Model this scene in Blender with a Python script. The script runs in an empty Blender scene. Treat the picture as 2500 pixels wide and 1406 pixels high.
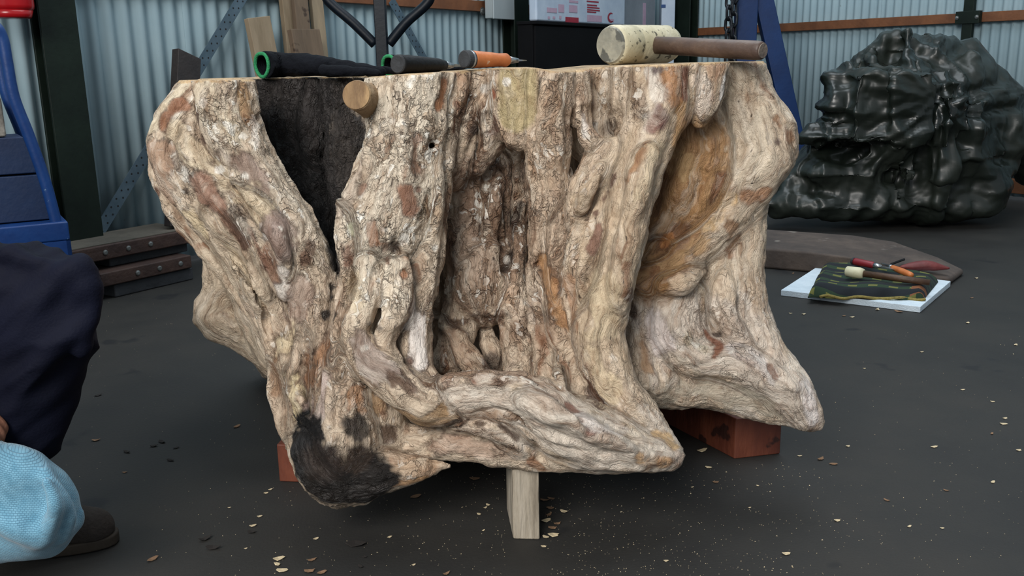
import bpy, bmesh, math, random
import numpy as np
from mathutils import Vector, Matrix

random.seed(7)
scene = bpy.context.scene
COL = scene.collection

# ------------------------------------------------------------------ camera
FPX = 2250.0
CAM_H = 0.85
PITCH = math.atan2(703 - 160, FPX)
ROLL = math.radians(1.0)
F0 = Vector((0, math.cos(PITCH), -math.sin(PITCH)))
U0 = Vector((0, math.sin(PITCH), math.cos(PITCH)))
R0 = Vector((1, 0, 0))
RX = R0 * math.cos(ROLL) - U0 * math.sin(ROLL)
UX = U0 * math.cos(ROLL) + R0 * math.sin(ROLL)
cam_d = bpy.data.cameras.new('camera')
cam_d.sensor_width = 36.0
cam_d.lens = 36.0 * FPX / 2500.0
cam = bpy.data.objects.new('camera', cam_d)
COL.objects.link(cam)
rot = Matrix((RX, UX, -F0)).transposed().to_4x4()
cam.matrix_world = Matrix.Translation((0, 0, CAM_H)) @ rot
scene.camera = cam

# ------------------------------------------------------------------ world, lights, exposure
world = bpy.data.worlds.new('world')
scene.world = world
world.use_nodes = True
wb = world.node_tree.nodes['Background']
wb.inputs['Color'].default_value = (0.80, 0.90, 1.0, 1)
wb.inputs['Strength'].default_value = 0.44


def area(name, loc, target, sx, sy, power, col):
    l = bpy.data.lights.new(name, 'AREA')
    l.shape = 'RECTANGLE'
    l.size, l.size_y = sx, sy
    l.energy = power
    l.color = col
    o = bpy.data.objects.new(name, l)
    COL.objects.link(o)
    o.location = loc
    o.rotation_euler = (Vector(target) - Vector(loc)).to_track_quat('-Z', 'Y').to_euler()
    return o


area('open_door_daylight', (-1.7, -2.3, 3.2), (0.1, 2.2, 0.5), 2.6, 2.2, 305, (1.0, 0.97, 0.93))
area('roof_skylight', (0.6, 3.4, 4.6), (0.4, 3.2, 0.0), 3.0, 3.6, 150, (0.86, 0.94, 1.0))
vs = scene.view_settings
vs.view_transform = 'Standard'
vs.look = 'None'
vs.exposure = 0.0
vs.gamma = 1.0
vs.use_curve_mapping = False


# ------------------------------------------------------------------ helpers: pixels to points
def ray(px, py):
    return F0 + RX * ((px - 1250) / FPX) + UX * ((703 - py) / FPX)


def P(px, py, Y):
    d = ray(px, py)
    return Vector((0, 0, CAM_H)) + d * (Y / d.y)


def PR(r, px, py, Y):                       # pixel radius -> metres at that place
    d = ray(px, py)
    return r * (Y / d.y) / FPX


def FL(px, py, z=0.0):
    d = ray(px, py)
    return Vector((0, 0, CAM_H)) + d * ((z - CAM_H) / d.z)


def srgb(r, g, b):
    f = lambda c: (c / 255 / 12.92) if c <= 10.3 else ((c / 255 + 0.055) / 1.055) ** 2.4
    return (f(r), f(g), f(b), 1.0)


# left wall: Y = 6.37 + 1.49 X ; right wall: Y = 9.9 - 1.4 X
LW0, LWD, LWN = Vector((0, 6.37, 0)), Vector((1, 1.49, 0)).normalized(), Vector((1.49, -1, 0)).normalized()
RW0 = Vector((1.2215, 8.190, 0))
RWD, RWN = Vector((1, -1.4, 0)).normalized(), Vector((-1.4, -1, 0)).normalized()


def on_plane(px, py, o, n, off):
    d = ray(px, py)
    c = Vector((0, 0, CAM_H))
    t = ((o + n * off) - c).dot(n) / d.dot(n)
    return c + d * t


def LWp(px, py, off=0.0):
    p = on_plane(px, py, LW0, LWN, off)
    return (p - LW0).dot(LWD), p.z         # (s along wall, z)


def LWxyz(s, off, z):
    return LW0 + LWD * s + LWN * off + Vector((0, 0, z))


def RWp(px, py, off=0.0):
    p = on_plane(px, py, RW0, RWN, off)
    return (p - RW0).dot(RWD), p.z


def RWxyz(s, off, z):
    return RW0 + RWD * s + RWN * off + Vector((0, 0, z))


# ------------------------------------------------------------------ helpers: materials
def nodes_of(m):
    m.use_nodes = True
    nt = m.node_tree
    return nt, nt.nodes, nt.links, nt.nodes['Principled BSDF']


def mat(name, c1, c2=None, scale=6.0, rough=0.7, rough2=None, metal=0.0, bump=0.15, bscale=60.0,
        stretch=(1, 1, 1), spec=0.5, c3=None, speck=None):
    """two-tone noise material with relief; stretch squeezes the pattern along an axis (grain)"""
    m = bpy.data.materials.new(name)
    nt, N, L, b = nodes_of(m)
    tc = N.new('ShaderNodeTexCoord')
    mp = N.new('ShaderNodeMapping')
    mp.inputs['Scale'].default_value = stretch
    L.new(tc.outputs['Object'], mp.inputs['Vector'])
    n1 = N.new('ShaderNodeTexNoise')
    n1.inputs['Scale'].default_value = scale
    n1.inputs['Detail'].default_value = 8
    n1.inputs['Roughness'].default_value = 0.65
    L.new(mp.outputs[0], n1.inputs['Vector'])
    cr = N.new('ShaderNodeValToRGB')
    cr.color_ramp.elements[0].position = 0.34
    cr.color_ramp.elements[1].position = 0.66
    cr.color_ramp.elements[0].color = c1
    cr.color_ramp.elements[1].color = c2 or c1
    if c3:
        e = cr.color_ramp.elements.new(0.5)
        e.color = c3
    L.new(n1.outputs['Fac'], cr.inputs['Fac'])
    out = cr.outputs['Color']
    if speck:                                # (colour, scale, threshold)
        n3 = N.new('ShaderNodeTexNoise')
        n3.inputs['Scale'].default_value = speck[1]
        n3.inputs['Detail'].default_value = 3
        L.new(tc.outputs['Object'], n3.inputs['Vector'])
        st = N.new('ShaderNodeMapRange')
        st.inputs['From Min'].default_value = speck[2]
        st.inputs['From Max'].default_value = speck[2] + 0.05
        L.new(n3.outputs['Fac'], st.inputs['Value'])
        mx = N.new('ShaderNodeMix')
        mx.data_type = 'RGBA'
        L.new(st.outputs[0], mx.inputs['Factor'])
        L.new(out, mx.inputs['A'])
        mx.inputs['B'].default_value = speck[0]
        out = mx.outputs['Result']
    L.new(out, b.inputs['Base Color'])
    b.inputs['Metallic'].default_value = metal
    b.inputs['Specular IOR Level'].default_value = spec
    if rough2 is None:
        b.inputs['Roughness'].default_value = rough
    else:
        mr = N.new('ShaderNodeMapRange')
        mr.inputs['To Min'].default_value = rough
        mr.inputs['To Max'].default_value = rough2
        L.new(n1.outputs['Fac'], mr.inputs['Value'])
        L.new(mr.outputs[0], b.inputs['Roughness'])
    if bump:
        n2 = N.new('ShaderNodeTexNoise')
        n2.inputs['Scale'].default_value = bscale
        n2.inputs['Detail'].default_value = 6
        L.new(mp.outputs[0], n2.inputs['Vector'])
        bp = N.new('ShaderNodeBump')
        bp.inputs['Strength'].default_value = bump
        bp.inputs['Distance'].default_value = 0.01
        L.new(n2.outputs['Fac'], bp.inputs['Height'])
        L.new(bp.outputs[0], b.inputs['Normal'])
    return m


# ------------------------------------------------------------------ helpers: meshes and objects
def mesh_obj(name, vf, m, parent=None, smooth=False, bevel=0.0, seg=2):
    v, f = vf
    me = bpy.data.meshes.new(name)
    me.from_pydata([tuple(x) for x in v], [], f)
    bm = bmesh.new()
    bm.from_mesh(me)
    bmesh.ops.recalc_face_normals(bm, faces=bm.faces)
    bm.to_mesh(me)
    bm.free()
    if smooth:
        me.polygons.foreach_set('use_smooth', [True] * len(me.polygons))
    if m:
        me.materials.append(m)
    o = bpy.data.objects.new(name, me)
    COL.objects.link(o)
    if bevel:
        md = o.modifiers.new('bevel', 'BEVEL')
        md.width = bevel
        md.segments = seg
        md.limit_method = 'ANGLE'
        if seg > 1:
            me.polygons.foreach_set('use_smooth', [True] * len(me.polygons))
            wn = o.modifiers.new('wn', 'WEIGHTED_NORMAL')
    if parent is not None:
        attach(o, parent)
    return o


def attach(o, parent):
    o.parent = parent
    w = parent.matrix_basis.copy()
    q = parent.parent
    while q is not None:
        w = q.matrix_basis @ (parent.matrix_parent_inverse @ w if parent.parent is q else w)
        q = q.parent
    o.matrix_parent_inverse = w.inverted()


def tag(o, label=None, cat=None, group=None, kind=None):
    if label: o['label'] = label
    if cat: o['category'] = cat
    if group: o['group'] = group
    if kind: o['kind'] = kind
    return o


def thing(name, label, cat, loc, group=None):
    o = bpy.data.objects.new(name, None)
    o.empty_display_size = 0.1
    COL.objects.link(o)
    o.location = loc
    return tag(o, label, cat, group)


def struct_root(name, loc):
    o = bpy.data.objects.new(name, None)
    COL.objects.link(o)
    o.location = loc
    o['kind'] = 'structure'
    return o


def cat_vf(*parts):
    V, Fc = [], []
    for v, f in parts:
        k = len(V)
        V += [Vector(x) for x in v]
        Fc += [[i + k for i in q] for q in f]
    return V, Fc


def obox(c, ax, ay, az):
    """box: centre + three half-extent vectors"""
    c, ax, ay, az = Vector(c), Vector(ax), Vector(ay), Vector(az)
    v = [c + ax * i + ay * j + az * k for i in (-1, 1) for j in (-1, 1) for k in (-1, 1)]
    return v, [[0, 1, 3, 2], [4, 6, 7, 5], [0, 4, 5, 1], [2, 3, 7, 6], [0, 2, 6, 4], [1, 5, 7, 3]]


def hexa(v8):
    """eight corners: bottom ring 0..3, top ring 4..7"""
    return [Vector(x) for x in v8], [[3, 2, 1, 0], [4, 5, 6, 7], [0, 1, 5, 4], [1, 2, 6, 5], [2, 3, 7, 6], [3, 0, 4, 7]]


def prism(poly, vec):
    """extrude a planar polygon of 3D points along vec"""
    n = len(poly)
    v = [Vector(p) for p in poly] + [Vector(p) + Vector(vec) for p in poly]
    f = [list(range(n))[::-1], list(range(n, 2 * n))]
    f += [[i, (i + 1) % n, n + (i + 1) % n, n + i] for i in range(n)]
    return v, f


def tube(path, r, n=12, closed=False, cap=True, squash=None):
    path = [Vector(p) for p in path]
    m = len(path)
    rs = r if isinstance(r, (list, tuple)) else [r] * m
    v, f = [], []
    ref = None
    for i, p in enumerate(path):
        if closed:
            t = path[(i + 1) % m] - path[i - 1]
        else:
            t = path[min(i + 1, m - 1)] - path[max(i - 1, 0)]
        t.normalize()
        if ref is None:
            ref = Vector((0, 0, 1)) if abs(t.z) < 0.9 else Vector((1, 0, 0))
        a = (ref - t * ref.dot(t)).normalized()
        ref = a
        b = t.cross(a)
        for k in range(n):
            th = 2 * math.pi * k / n
            sa, sb = (1, 1) if not squash else squash
            v.append(p + a * math.cos(th) * rs[i] * sa + b * math.sin(th) * rs[i] * sb)
    for i in range(m if closed else m - 1):
        j = (i + 1) % m
        for k in range(n):
            f.append([i * n + k, i * n + (k + 1) % n, j * n + (k + 1) % n, j * n + k])
    if cap and not closed:
        f.append(list(range(n))[::-1])
        f.append(list(range((m - 1) * n, m * n)))
    return v, f


def lathe(o, axis, prof, n=24):
    """prof: list of (distance along axis, radius)"""
    axis = Vector(axis).normalized()
    return tube_exact(Vector(o), axis, prof, n)


def tube_exact(o, axis, prof, n):
    ref = Vector((0, 0, 1)) if abs(axis.z) < 0.9 else Vector((1, 0, 0))
    a = (ref - axis * ref.dot(axis)).normalized()
    b = axis.cross(a)
    v, f = [], []
    for d, r in prof:
        for k in range(n):
            th = 2 * math.pi * k / n
            v.append(o + axis * d + (a * math.cos(th) + b * math.sin(th)) * r)
    for i in range(len(prof) - 1):
        for k in range(n):
            f.append([i * n + k, i * n + (k + 1) % n, (i + 1) * n + (k + 1) % n, (i + 1) * n + k])
    f.append(list(range(n))[::-1])
    f.append(list(range((len(prof) - 1) * n, len(prof) * n)))
    return v, f


def smooth_path(pts, k=6):
    pts = [Vector(p) for p in pts]
    out = []
    n = len(pts)
    for i in range(n - 1):
        p0, p1, p2, p3 = pts[max(i - 1, 0)], pts[i], pts[i + 1], pts[min(i + 2, n - 1)]
        for j in range(k):
            t = j / k
            out.append(0.5 * ((2 * p1) + (p2 - p0) * t + (2 * p0 - 5 * p1 + 4 * p2 - p3) * t * t
                              + (3 * p1 - p0 - 3 * p2 + p3) * t ** 3))
    out.append(pts[-1])
    return out


# ------------------------------------------------------------------ helpers: value noise and a voxel sculptor (numpy)
def vhash(i, j, k, seed):
    h = (i.astype(np.uint32) * np.uint32(374761393) + j.astype(np.uint32) * np.uint32(668265263)
         + k.astype(np.uint32) * np.uint32(2147483647) + np.uint32(seed * 974634777 & 0xffffffff))
    h ^= h >> np.uint32(13)
    h *= np.uint32(1274126177)
    h ^= h >> np.uint32(16)
    h *= np.uint32(2246822519)
    h ^= h >> np.uint32(15)
    return h.astype(np.float32) * np.float32(2.0 / 4294967295.0) - np.float32(1)


def vnoise(p, seed=1):
    p = np.asarray(p, np.float32)
    fl = np.floor(p)
    i = fl.astype(np.int64)
    f = p - fl
    f = f * f * (3 - 2 * f)
    x, y, z = f[..., 0], f[..., 1], f[..., 2]
    r = 0
    for a in (0, 1):
        for b in (0, 1):
            for c in (0, 1):
                w = (x if a else 1 - x) * (y if b else 1 - y) * (z if c else 1 - z)
                r = r + w * vhash(i[..., 0] + a, i[..., 1] + b, i[..., 2] + c, seed)
    return r


def fbm(p, oct=3, seed=1, gain=0.5):
    r, a = 0, 1.0
    for o in range(oct):
        r = r + a * vnoise(p * (2.03 ** o), seed + o)
        a *= gain
    return r


class Stroke:
    """a tapered, bent limb: rows of (x, y, z, r) in metres, resampled smoothly"""

    def __init__(self, rows, k=0.014, cut=False, ys=1.0, sub=4):
        rows = np.array(rows, np.float64)
        if len(rows) > 2:
            sp = smooth_rows(rows, sub)
        else:
            sp = rows
        self.p = sp[:, :3].astype(np.float32)
        self.r = np.maximum(sp[:, 3], 0.001).astype(np.float32)
        d = np.linalg.norm(np.diff(self.p, axis=0), axis=1)
        self.s = np.concatenate([[0], np.cumsum(d)]).astype(np.float32)
        self.k, self.cut, self.ys = k, cut, ys
        self.off = np.random.RandomState(int(abs(self.p[0].sum()) * 1e5) % 9999).uniform(-50, 50, 3).astype(np.float32)


def smooth_rows(R, k):
    n = len(R)
    out = []
    for i in range(n - 1):
        p0, p1, p2, p3 = R[max(i - 1, 0)], R[i], R[i + 1], R[min(i + 2, n - 1)]
        for j in range(k):
            t = j / k
            out.append(0.5 * (2 * p1 + (p2 - p0) * t + (2 * p0 - 5 * p1 + 4 * p2 - p3) * t * t
                              + (3 * p1 - p0 - 3 * p2 + p3) * t ** 3))
    out.append(R[-1])
    return np.array(out)


def px_stroke(rows, **kw):
    out = []
    for px, py, Y, r in rows:
        p = P(px, py, Y)
        out.append((p.x, p.y, p.z, PR(r, px, py, Y)))
    return Stroke(out, **kw)


def smin(a, b, k):
    h = np.maximum(k - np.abs(a - b), 0) / k
    return np.minimum(a, b) - h * h * (k * 0.25)


def sculpt(strokes, lo, hi, vox, post=None, warp=None):
    """signed-distance grid of the strokes -> surface-nets mesh (verts, quads)"""
    lo = np.array(lo, np.float32)
    n = np.ceil((np.array(hi) - lo) / vox).astype(int) + 1
    D = np.full(n, 0.06, np.float32)
    ax = [lo[i] + vox * np.arange(n[i], dtype=np.float32) for i in range(3)]

    def span(a, b):
        i0 = np.maximum(np.floor((a - lo) / vox).astype(int), 0)
        i1 = np.minimum(np.ceil((b - lo) / vox).astype(int) + 1, n)
        return i0, i1

    for st in strokes:
        mg = st.k + 4 * vox
        ext = st.r[:, None] * np.array([1, 1.0 / st.ys, 1], np.float32) + mg
        a, b = (st.p - ext).min(0), (st.p + ext).max(0)
        I0, I1 = span(a, b)
        if (I1 <= I0).any():
            continue
        B = np.full(I1 - I0, 0.06, np.float32)
        for q in range(len(st.p) - 1):
            e = max(st.r[q], st.r[q + 1])
            ee = np.array([e, e / st.ys, e]) + mg
            j0, j1 = span(np.minimum(st.p[q], st.p[q + 1]) - ee, np.maximum(st.p[q], st.p[q + 1]) + ee)
            j0, j1 = np.maximum(j0, I0), np.minimum(j1, I1)
            if (j1 <= j0).any():
                continue
            X = ax[0][j0[0]:j1[0], None, None] - st.p[q, 0]
            Y = (ax[1][None, j0[1]:j1[1], None] - st.p[q, 1]) * st.ys
            Z = ax[2][None, None, j0[2]:j1[2]] - st.p[q, 2]
            d = st.p[q + 1] - st.p[q]
            d = d * np.array([1, st.ys, 1], np.float32)
            t = np.clip((X * d[0] + Y * d[1] + Z * d[2]) / max(float(d @ d), 1e-9), 0, 1)
            dist = np.sqrt((X - t * d[0]) ** 2 + (Y - t * d[1]) ** 2 + (Z - t * d[2]) ** 2)
            dist -= st.r[q] + t * (st.r[q + 1] - st.r[q])
            sl = tuple(slice(j0[i] - I0[i], j1[i] - I0[i]) for i in range(3))
            B[sl] = np.minimum(B[sl], dist)
        sl = tuple(slice(I0[i], I1[i]) for i in range(3))
        if st.cut:
            D[sl] = -smin(-D[sl], B, st.k)
        else:
            D[sl] = smin(D[sl], B, st.k)
    if post is not None:
        post(D, ax)
    return surface_nets(D, lo, vox)


def surface_nets(D, lo, vox):
    S = D < 0
    n = D.shape
    cnt = np.zeros([m - 1 for m in n], np.int8)
    for a in (0, 1):
        for b in (0, 1):
            for c in (0, 1):
                cnt += S[a:n[0] - 1 + a, b:n[1] - 1 + b, c:n[2] - 1 + c]
    cells = np.argwhere((cnt > 0) & (cnt < 8))
    idx = np.full(cnt.shape, -1, np.int32)
    idx[cells[:, 0], cells[:, 1], cells[:, 2]] = np.arange(len(cells))
    acc = np.zeros((len(cells), 3), np.float32)
    num = np.zeros(len(cells), np.float32)
    cor = [(a, b, c) for a in (0, 1) for b in (0, 1) for c in (0, 1)]
    val = {c: D[cells[:, 0] + c[0], cells[:, 1] + c[1], cells[:, 2] + c[2]] for c in cor}
    for c in cor:
        for axn in range(3):
            if c[axn] == 0:
                e = list(c)
                e[axn] = 1
                e = tuple(e)
                v0, v1 = val[c], val[e]
                m = (v0 < 0) != (v1 < 0)
                t = np.where(m, v0 / np.where(m, v0 - v1, 1), 0)
                pt = np.empty((len(cells), 3), np.float32)
                for q in range(3):
                    pt[:, q] = c[q] if q != axn else t
                acc += pt * m[:, None]
                num += m
    V = lo + vox * (cells + acc / num[:, None])
    quads = []
    for axn in range(3):
        s0 = [slice(None)] * 3
        s1 = [slice(None)] * 3
        s0[axn], s1[axn] = slice(0, -1), slice(1, None)
        A, Bb = S[tuple(s0)], S[tuple(s1)]
        ed = np.argwhere(A != Bb)
        u, w = (axn + 1) % 3, (axn + 2) % 3
        ok = (ed[:, u] > 0) & (ed[:, w] > 0) & (ed[:, u] < n[u] - 1) & (ed[:, w] < n[w] - 1)
        ed = ed[ok]
        ins = A[ed[:, 0], ed[:, 1], ed[:, 2]]
        q = []
        for du, dw in ((-1, -1), (0, -1), (0, 0), (-1, 0)):
            e = ed.copy()
            e[:, u] += du
            e[:, w] += dw
            q.append(idx[e[:, 0], e[:, 1], e[:, 2]])
        q = np.stack(q, 1)
        q[~ins] = q[~ins][:, ::-1]
        quads.append(q)
    Q = np.concatenate(quads)
    return V.astype(np.float32), Q[(Q >= 0).all(1)]


def vert_normals(V, Q):
    a = V[Q[:, 2]] - V[Q[:, 0]]
    b = V[Q[:, 3]] - V[Q[:, 1]]
    fn = np.cross(a, b)
    N = np.zeros_like(V)
    for c in range(4):
        for k in range(3):
            N[:, k] += np.bincount(Q[:, c], fn[:, k], len(V)).astype(np.float32)
    return N / np.maximum(np.linalg.norm(N, axis=1, keepdims=True), 1e-9)


def relax(V, Q, it=1, f=0.5):
    for _ in range(it):
        acc = np.zeros_like(V)
        cnt = np.zeros(len(V), np.float32)
        for c in range(4):
            i, j = Q[:, c], Q[:, (c + 1) % 4]
            for k in range(3):
                acc[:, k] += np.bincount(i, V[j, k], len(V)) + np.bincount(j, V[i, k], len(V))
            cnt += np.bincount(i, minlength=len(V)) + np.bincount(j, minlength=len(V))
        V = V + (acc / np.maximum(cnt, 1)[:, None] - V) * f
    return V.astype(np.float32)


def np_mesh(name, V, Q, m, parent=None, attrs=None, smooth=True):
    me = bpy.data.meshes.new(name)
    me.vertices.add(len(V))
    me.vertices.foreach_set('co', V.astype(np.float32).ravel())
    me.loops.add(len(Q) * 4)
    me.loops.foreach_set('vertex_index', Q.astype(np.int32).ravel())
    me.polygons.add(len(Q))
    me.polygons.foreach_set('loop_start', np.arange(0, len(Q) * 4, 4, dtype=np.int32))
    me.polygons.foreach_set('use_smooth', np.full(len(Q), smooth))
    me.update(calc_edges=True)
    for an, (ty, data) in (attrs or {}).items():
        at = me.attributes.new(an, ty, 'POINT')
        key = {'FLOAT': 'value', 'FLOAT_VECTOR': 'vector', 'FLOAT_COLOR': 'color'}[ty]
        at.data.foreach_set(key, np.ascontiguousarray(data, np.float32).ravel())
    me.materials.append(m)
    o = bpy.data.objects.new(name, me)
    COL.objects.link(o)
    if parent is not None:
        attach(o, parent)
    return o


def near_coords(V, strokes):
    """for every vertex: grain coordinates (along, across, across) of the closest limb and its id"""
    best = np.full(len(V), 1e3, np.float32)
    G = np.zeros((len(V), 3), np.float32)
    who = np.full(len(V), -1, np.int32)
    for si, st in enumerate(strokes):
        mg = 0.05
        lo = (st.p - st.r[:, None]).min(0) - mg
        hi = (st.p + st.r[:, None]).max(0) + mg
        I = np.nonzero(((V > lo) & (V < hi)).all(1))[0]
        if not len(I):
            continue
        W = V[I]
        lb = np.full(len(I), 1e3, np.float32)
        lg = np.zeros((len(I), 3), np.float32)
        for q in range(len(st.p) - 1):
            d = st.p[q + 1] - st.p[q]
            w = W - st.p[q]
            t = np.clip((w @ d) / max(float(d @ d), 1e-9), 0, 1)
            e = w - t[:, None] * d
            dist = np.abs(np.linalg.norm(e, axis=1) - (st.r[q] + t * (st.r[q + 1] - st.r[q])))
            m = dist < lb
            if not m.any():
                continue
            td = d / max(np.linalg.norm(d), 1e-9)
            n1 = np.cross(td, np.array([0, 1, 0], np.float32))
            n1 /= max(np.linalg.norm(n1), 1e-6)
            n2 = np.cross(td, n1)
            lb[m] = dist[m]
            lg[m, 0] = (st.s[q] + t * (st.s[q + 1] - st.s[q]))[m]
            lg[m, 1] = (e @ n1)[m]
            lg[m, 2] = (e @ n2)[m]
        m = lb < best[I]
        best[I[m]] = lb[m]
        G[I[m]] = lg[m]
        who[I[m]] = si
    return G, who
# ================================================================== SETTING
m_floor = mat('floor_concrete', srgb(36, 35, 34), srgb(48, 46, 43), 2.2, 0.55, rough2=0.8, bump=0.12, bscale=180, c3=srgb(42, 41, 39), spec=0.35, speck=(srgb(29, 29, 30), 5, 0.66))
fl = mesh_obj('floor', ([(-7, -4, 0), (9, -4, 0), (9, 11, 0), (-7, 11, 0)], [[0, 1, 2, 3]]), m_floor)
tag(fl, kind='structure')

m_sheet = mat('corrugated_steel', srgb(164, 190, 200), srgb(180, 204, 212), 1.4, 0.26, rough2=0.4, bump=0.03, bscale=60, spec=0.5, speck=(srgb(150, 168, 172), 40, 0.72))
m_green = mat('dark_green_paint', srgb(15, 24, 19), srgb(22, 33, 26), 9, 0.55, bump=0.08, spec=0.25)
m_girt = mat('red_oxide_rail', srgb(96, 58, 34), srgb(124, 78, 48), 7, 0.6, bump=0.15)
m_bolt = mat('zinc', srgb(150, 152, 150), srgb(120, 122, 120), 40, 0.4, metal=0.8, bump=0)


def sheet_mesh(pitch, ncor, depth, height):
    """one corrugated sheet: x along, y out of the wall, z up"""
    per = 14
    n = ncor * per + per // 2
    pr = []
    for i in range(n + 1):
        t = i / per
        w = math.sin(2 * math.pi * t)
        w = math.copysign(abs(w) ** 0.75, w)
        pr.append((t * pitch, depth * 0.5 * w))
    v, f = [], []
    for off in (0.0, -0.0012):
        for z in (0.0, height):
            v += [(x, y + off, z) for x, y in pr]
    k = n + 1
    for i in range(n):
        f.append([i, i + 1, k + i + 1, k + i])
        f.append([2 * k + i + 1, 2 * k + i, 3 * k + i, 3 * k + i + 1])
    f += [[0, k, 3 * k, 2 * k], [n, 2 * k + n, 3 * k + n, k + n]]
    for i in range(n):
        f += [[i, 2 * k + i, 2 * k + i + 1, i + 1], [k + i, k + i + 1, 3 * k + i + 1, 3 * k + i]]
    return v, f


def wall_of_sheets(name, o, d, nrm, s0, s1, pitch, ncor, depth, z0=0.02, height=3.2):
    root = struct_root(name, o + d * s0)
    R = Matrix((d, nrm, Vector((0, 0, 1)))).transposed().to_4x4()
    base = mesh_obj('corrugated_sheet', sheet_mesh(pitch, ncor, depth, height), m_sheet, smooth=False)
    me = base.data
    me.polygons.foreach_set('use_smooth', [len(p.vertices) == 4 and abs(p.normal.z) < 0.5 for p in me.polygons])
    s, i = s0, 0
    while s < s1:
        ob = base if i == 0 else base.copy()
        if i: COL.objects.link(ob)
        ob.parent = root
        ob.matrix_parent_inverse = Matrix.Translation(-root.location)
        ob.matrix_basis = Matrix.Translation(o + d * s + nrm * (-depth * 0.5 - 0.0015 * (i % 2)) + Vector((0, 0, z0))) @ R
        s += pitch * ncor
        i += 1
    return root


wl = wall_of_sheets('wall_left', LW0, LWD, LWN, -5.6, 2.1, 0.076, 10, 0.019)
wr = wall_of_sheets('wall_right', RW0, RWD, RWN, 0.0, 6.4, 0.060, 12, 0.016)


def wall_bar(name, fn, s0, s1, off, depth, z0, z1, m, root=None, bevel=0.003):
    c = (fn(s0, off + depth / 2, z0) + fn(s1, off + depth / 2, z1)) / 2
    d = (fn(s1, 0, 0) - fn(s0, 0, 0)) / 2
    n = (fn(0, 1, 0) - fn(0, 0, 0)) * depth / 2
    return mesh_obj(name, obox(c, d, n, (0, 0, (z1 - z0) / 2)), m, root, bevel=bevel)


# rails (girts)
g1 = wall_bar('trim_1', LWxyz, -5.4, 2.0, 0.0, 0.05, 1.183, 1.248, m_girt); tag(g1, kind='structure')
g2 = wall_bar('trim_2', RWxyz, 0.05, 6.2, 0.0, 0.05, 1.058, 1.116, m_girt); tag(g2, kind='structure')
g3 = wall_bar('trim_3', RWxyz, 0.05, 6.2, 0.0, 0.05, 0.045, 0.13, m_girt); tag(g3, kind='structure')


def bolt(p, n, parent, r=0.011):
    return mesh_obj('bolt', lathe(p, n, [(0, r * 1.5), (0.003, r * 1.5), (0.0031, r), (0.008, r), (0.01, r * 0.6)], 10), m_bolt, parent)


sb_, zb_ = LWp(1178, 28, 0.05)
bolt(LWxyz(sb_, 0.05, zb_), LWN, g1, 0.018)


# steel columns: H sections
def hcol(name, fn, s, off, w, dep, z0, z1, m=m_green, t=0.012):
    root = struct_root(name, fn(s, off, 0))
    wall_bar('flange', fn, s - w / 2, s + w / 2, off, t, z0, z1, m, root)
    wall_bar('flange', fn, s - w / 2, s + w / 2, off + dep - t, t, z0, z1, m, root)
    wall_bar('web', fn, s - t / 2, s + t / 2, off + t, dep - 2 * t, z0, z1, m, root)
    return root


s_, _ = LWp(136, 0, 0.12)
hcol('trim_4', LWxyz, s_, 0.055, 0.15, 0.07, 0.0, 3.2)
s_, _ = LWp(1270, 60, 0.14)
hcol('trim_5', LWxyz, s_, 0.055, 0.17, 0.1, 0.0, 3.2)
s_, _ = RWp(1672, 50, 0.12)
hcol('trim_6', RWxyz, s_, 0.055, 0.17, 0.1, 0.0, 3.2)
s_, _ = RWp(2362, 60, 0.075)
mul = wall_bar('trim_7', RWxyz, s_ - 0.032, s_ + 0.032, 0.052, 0.03, 0.0, 3.2, m_green); tag(mul, kind='structure')
pl_ = wall_bar('mullion_plate', RWxyz, s_ - 0.075, s_ + 0.075, 0.053, 0.036, 1.05, 1.125, m_green, mul)
for ds in (-0.062, 0.062):
    bolt(RWxyz(s_ + ds, 0.09, 1.088), RWN, mul, 0.008)

# perforated diagonal braces
m_strap = mat('galvanised_strap', srgb(74, 92, 104), srgb(92, 110, 122), 12, 0.45, metal=0.35, bump=0.05)
m_hole = mat('hole_dark', srgb(20, 24, 28), None, 5, 0.9, bump=0)


def strap(name, p0, p1, w, off):
    a = LWxyz(*[p0[0], off, p0[1]]); b = LWxyz(p1[0], off, p1[1])
    d = (b - a).normalized()
    q = LWN.cross(d).normalized()
    o = mesh_obj(name, obox((a + b) / 2, d * (b - a).length / 2, q * w / 2, LWN * 0.0015), m_strap)
    tag(o, kind='structure')
    parts = []
    n = int((b - a).length / 0.042)
    for i in range(n):
        for j, e in enumerate((-0.22, 0.22)):
            c = a + d * (i + 0.5 + j * 0.5) * 0.042 + q * e * w + LWN * 0.0014
            parts.append(lathe(c, LWN, [(0, 0.0045), (0.0004, 0.0045)], 8))
    h = mesh_obj('perforation', cat_vf(*parts), m_hole, o)
    h['kind'] = 'stuff'
    return o


strap('trim_8', LWp(238, 572, 0.06), LWp(606, -30, 0.06), 0.052, 0.06)
strap('trim_9', LWp(955, 0, 0.055), LWp(1075, 215, 0.055), 0.055, 0.055)

# grey junction box on the column
m_box = mat('grey_plastic', srgb(150, 160, 162), srgb(160, 168, 170), 5, 0.5, bump=0.03)
s_, zb = LWp(1233, 46, 0.15)
jb = thing('junction_box', 'pale grey junction box fixed high on the wall beside the green column', 'electrical box', LWxyz(s_, 0.17, zb))
wall_bar('box_body', LWxyz, s_ - 0.122, s_ + 0.122, 0.08, 0.06, zb, zb + 0.34, m_box, jb, 0.006)
wall_bar('box_cover', LWxyz, s_ - 0.127, s_ + 0.127, 0.14, 0.012, zb - 0.004, zb + 0.344, m_box, jb, 0.005)
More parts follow.
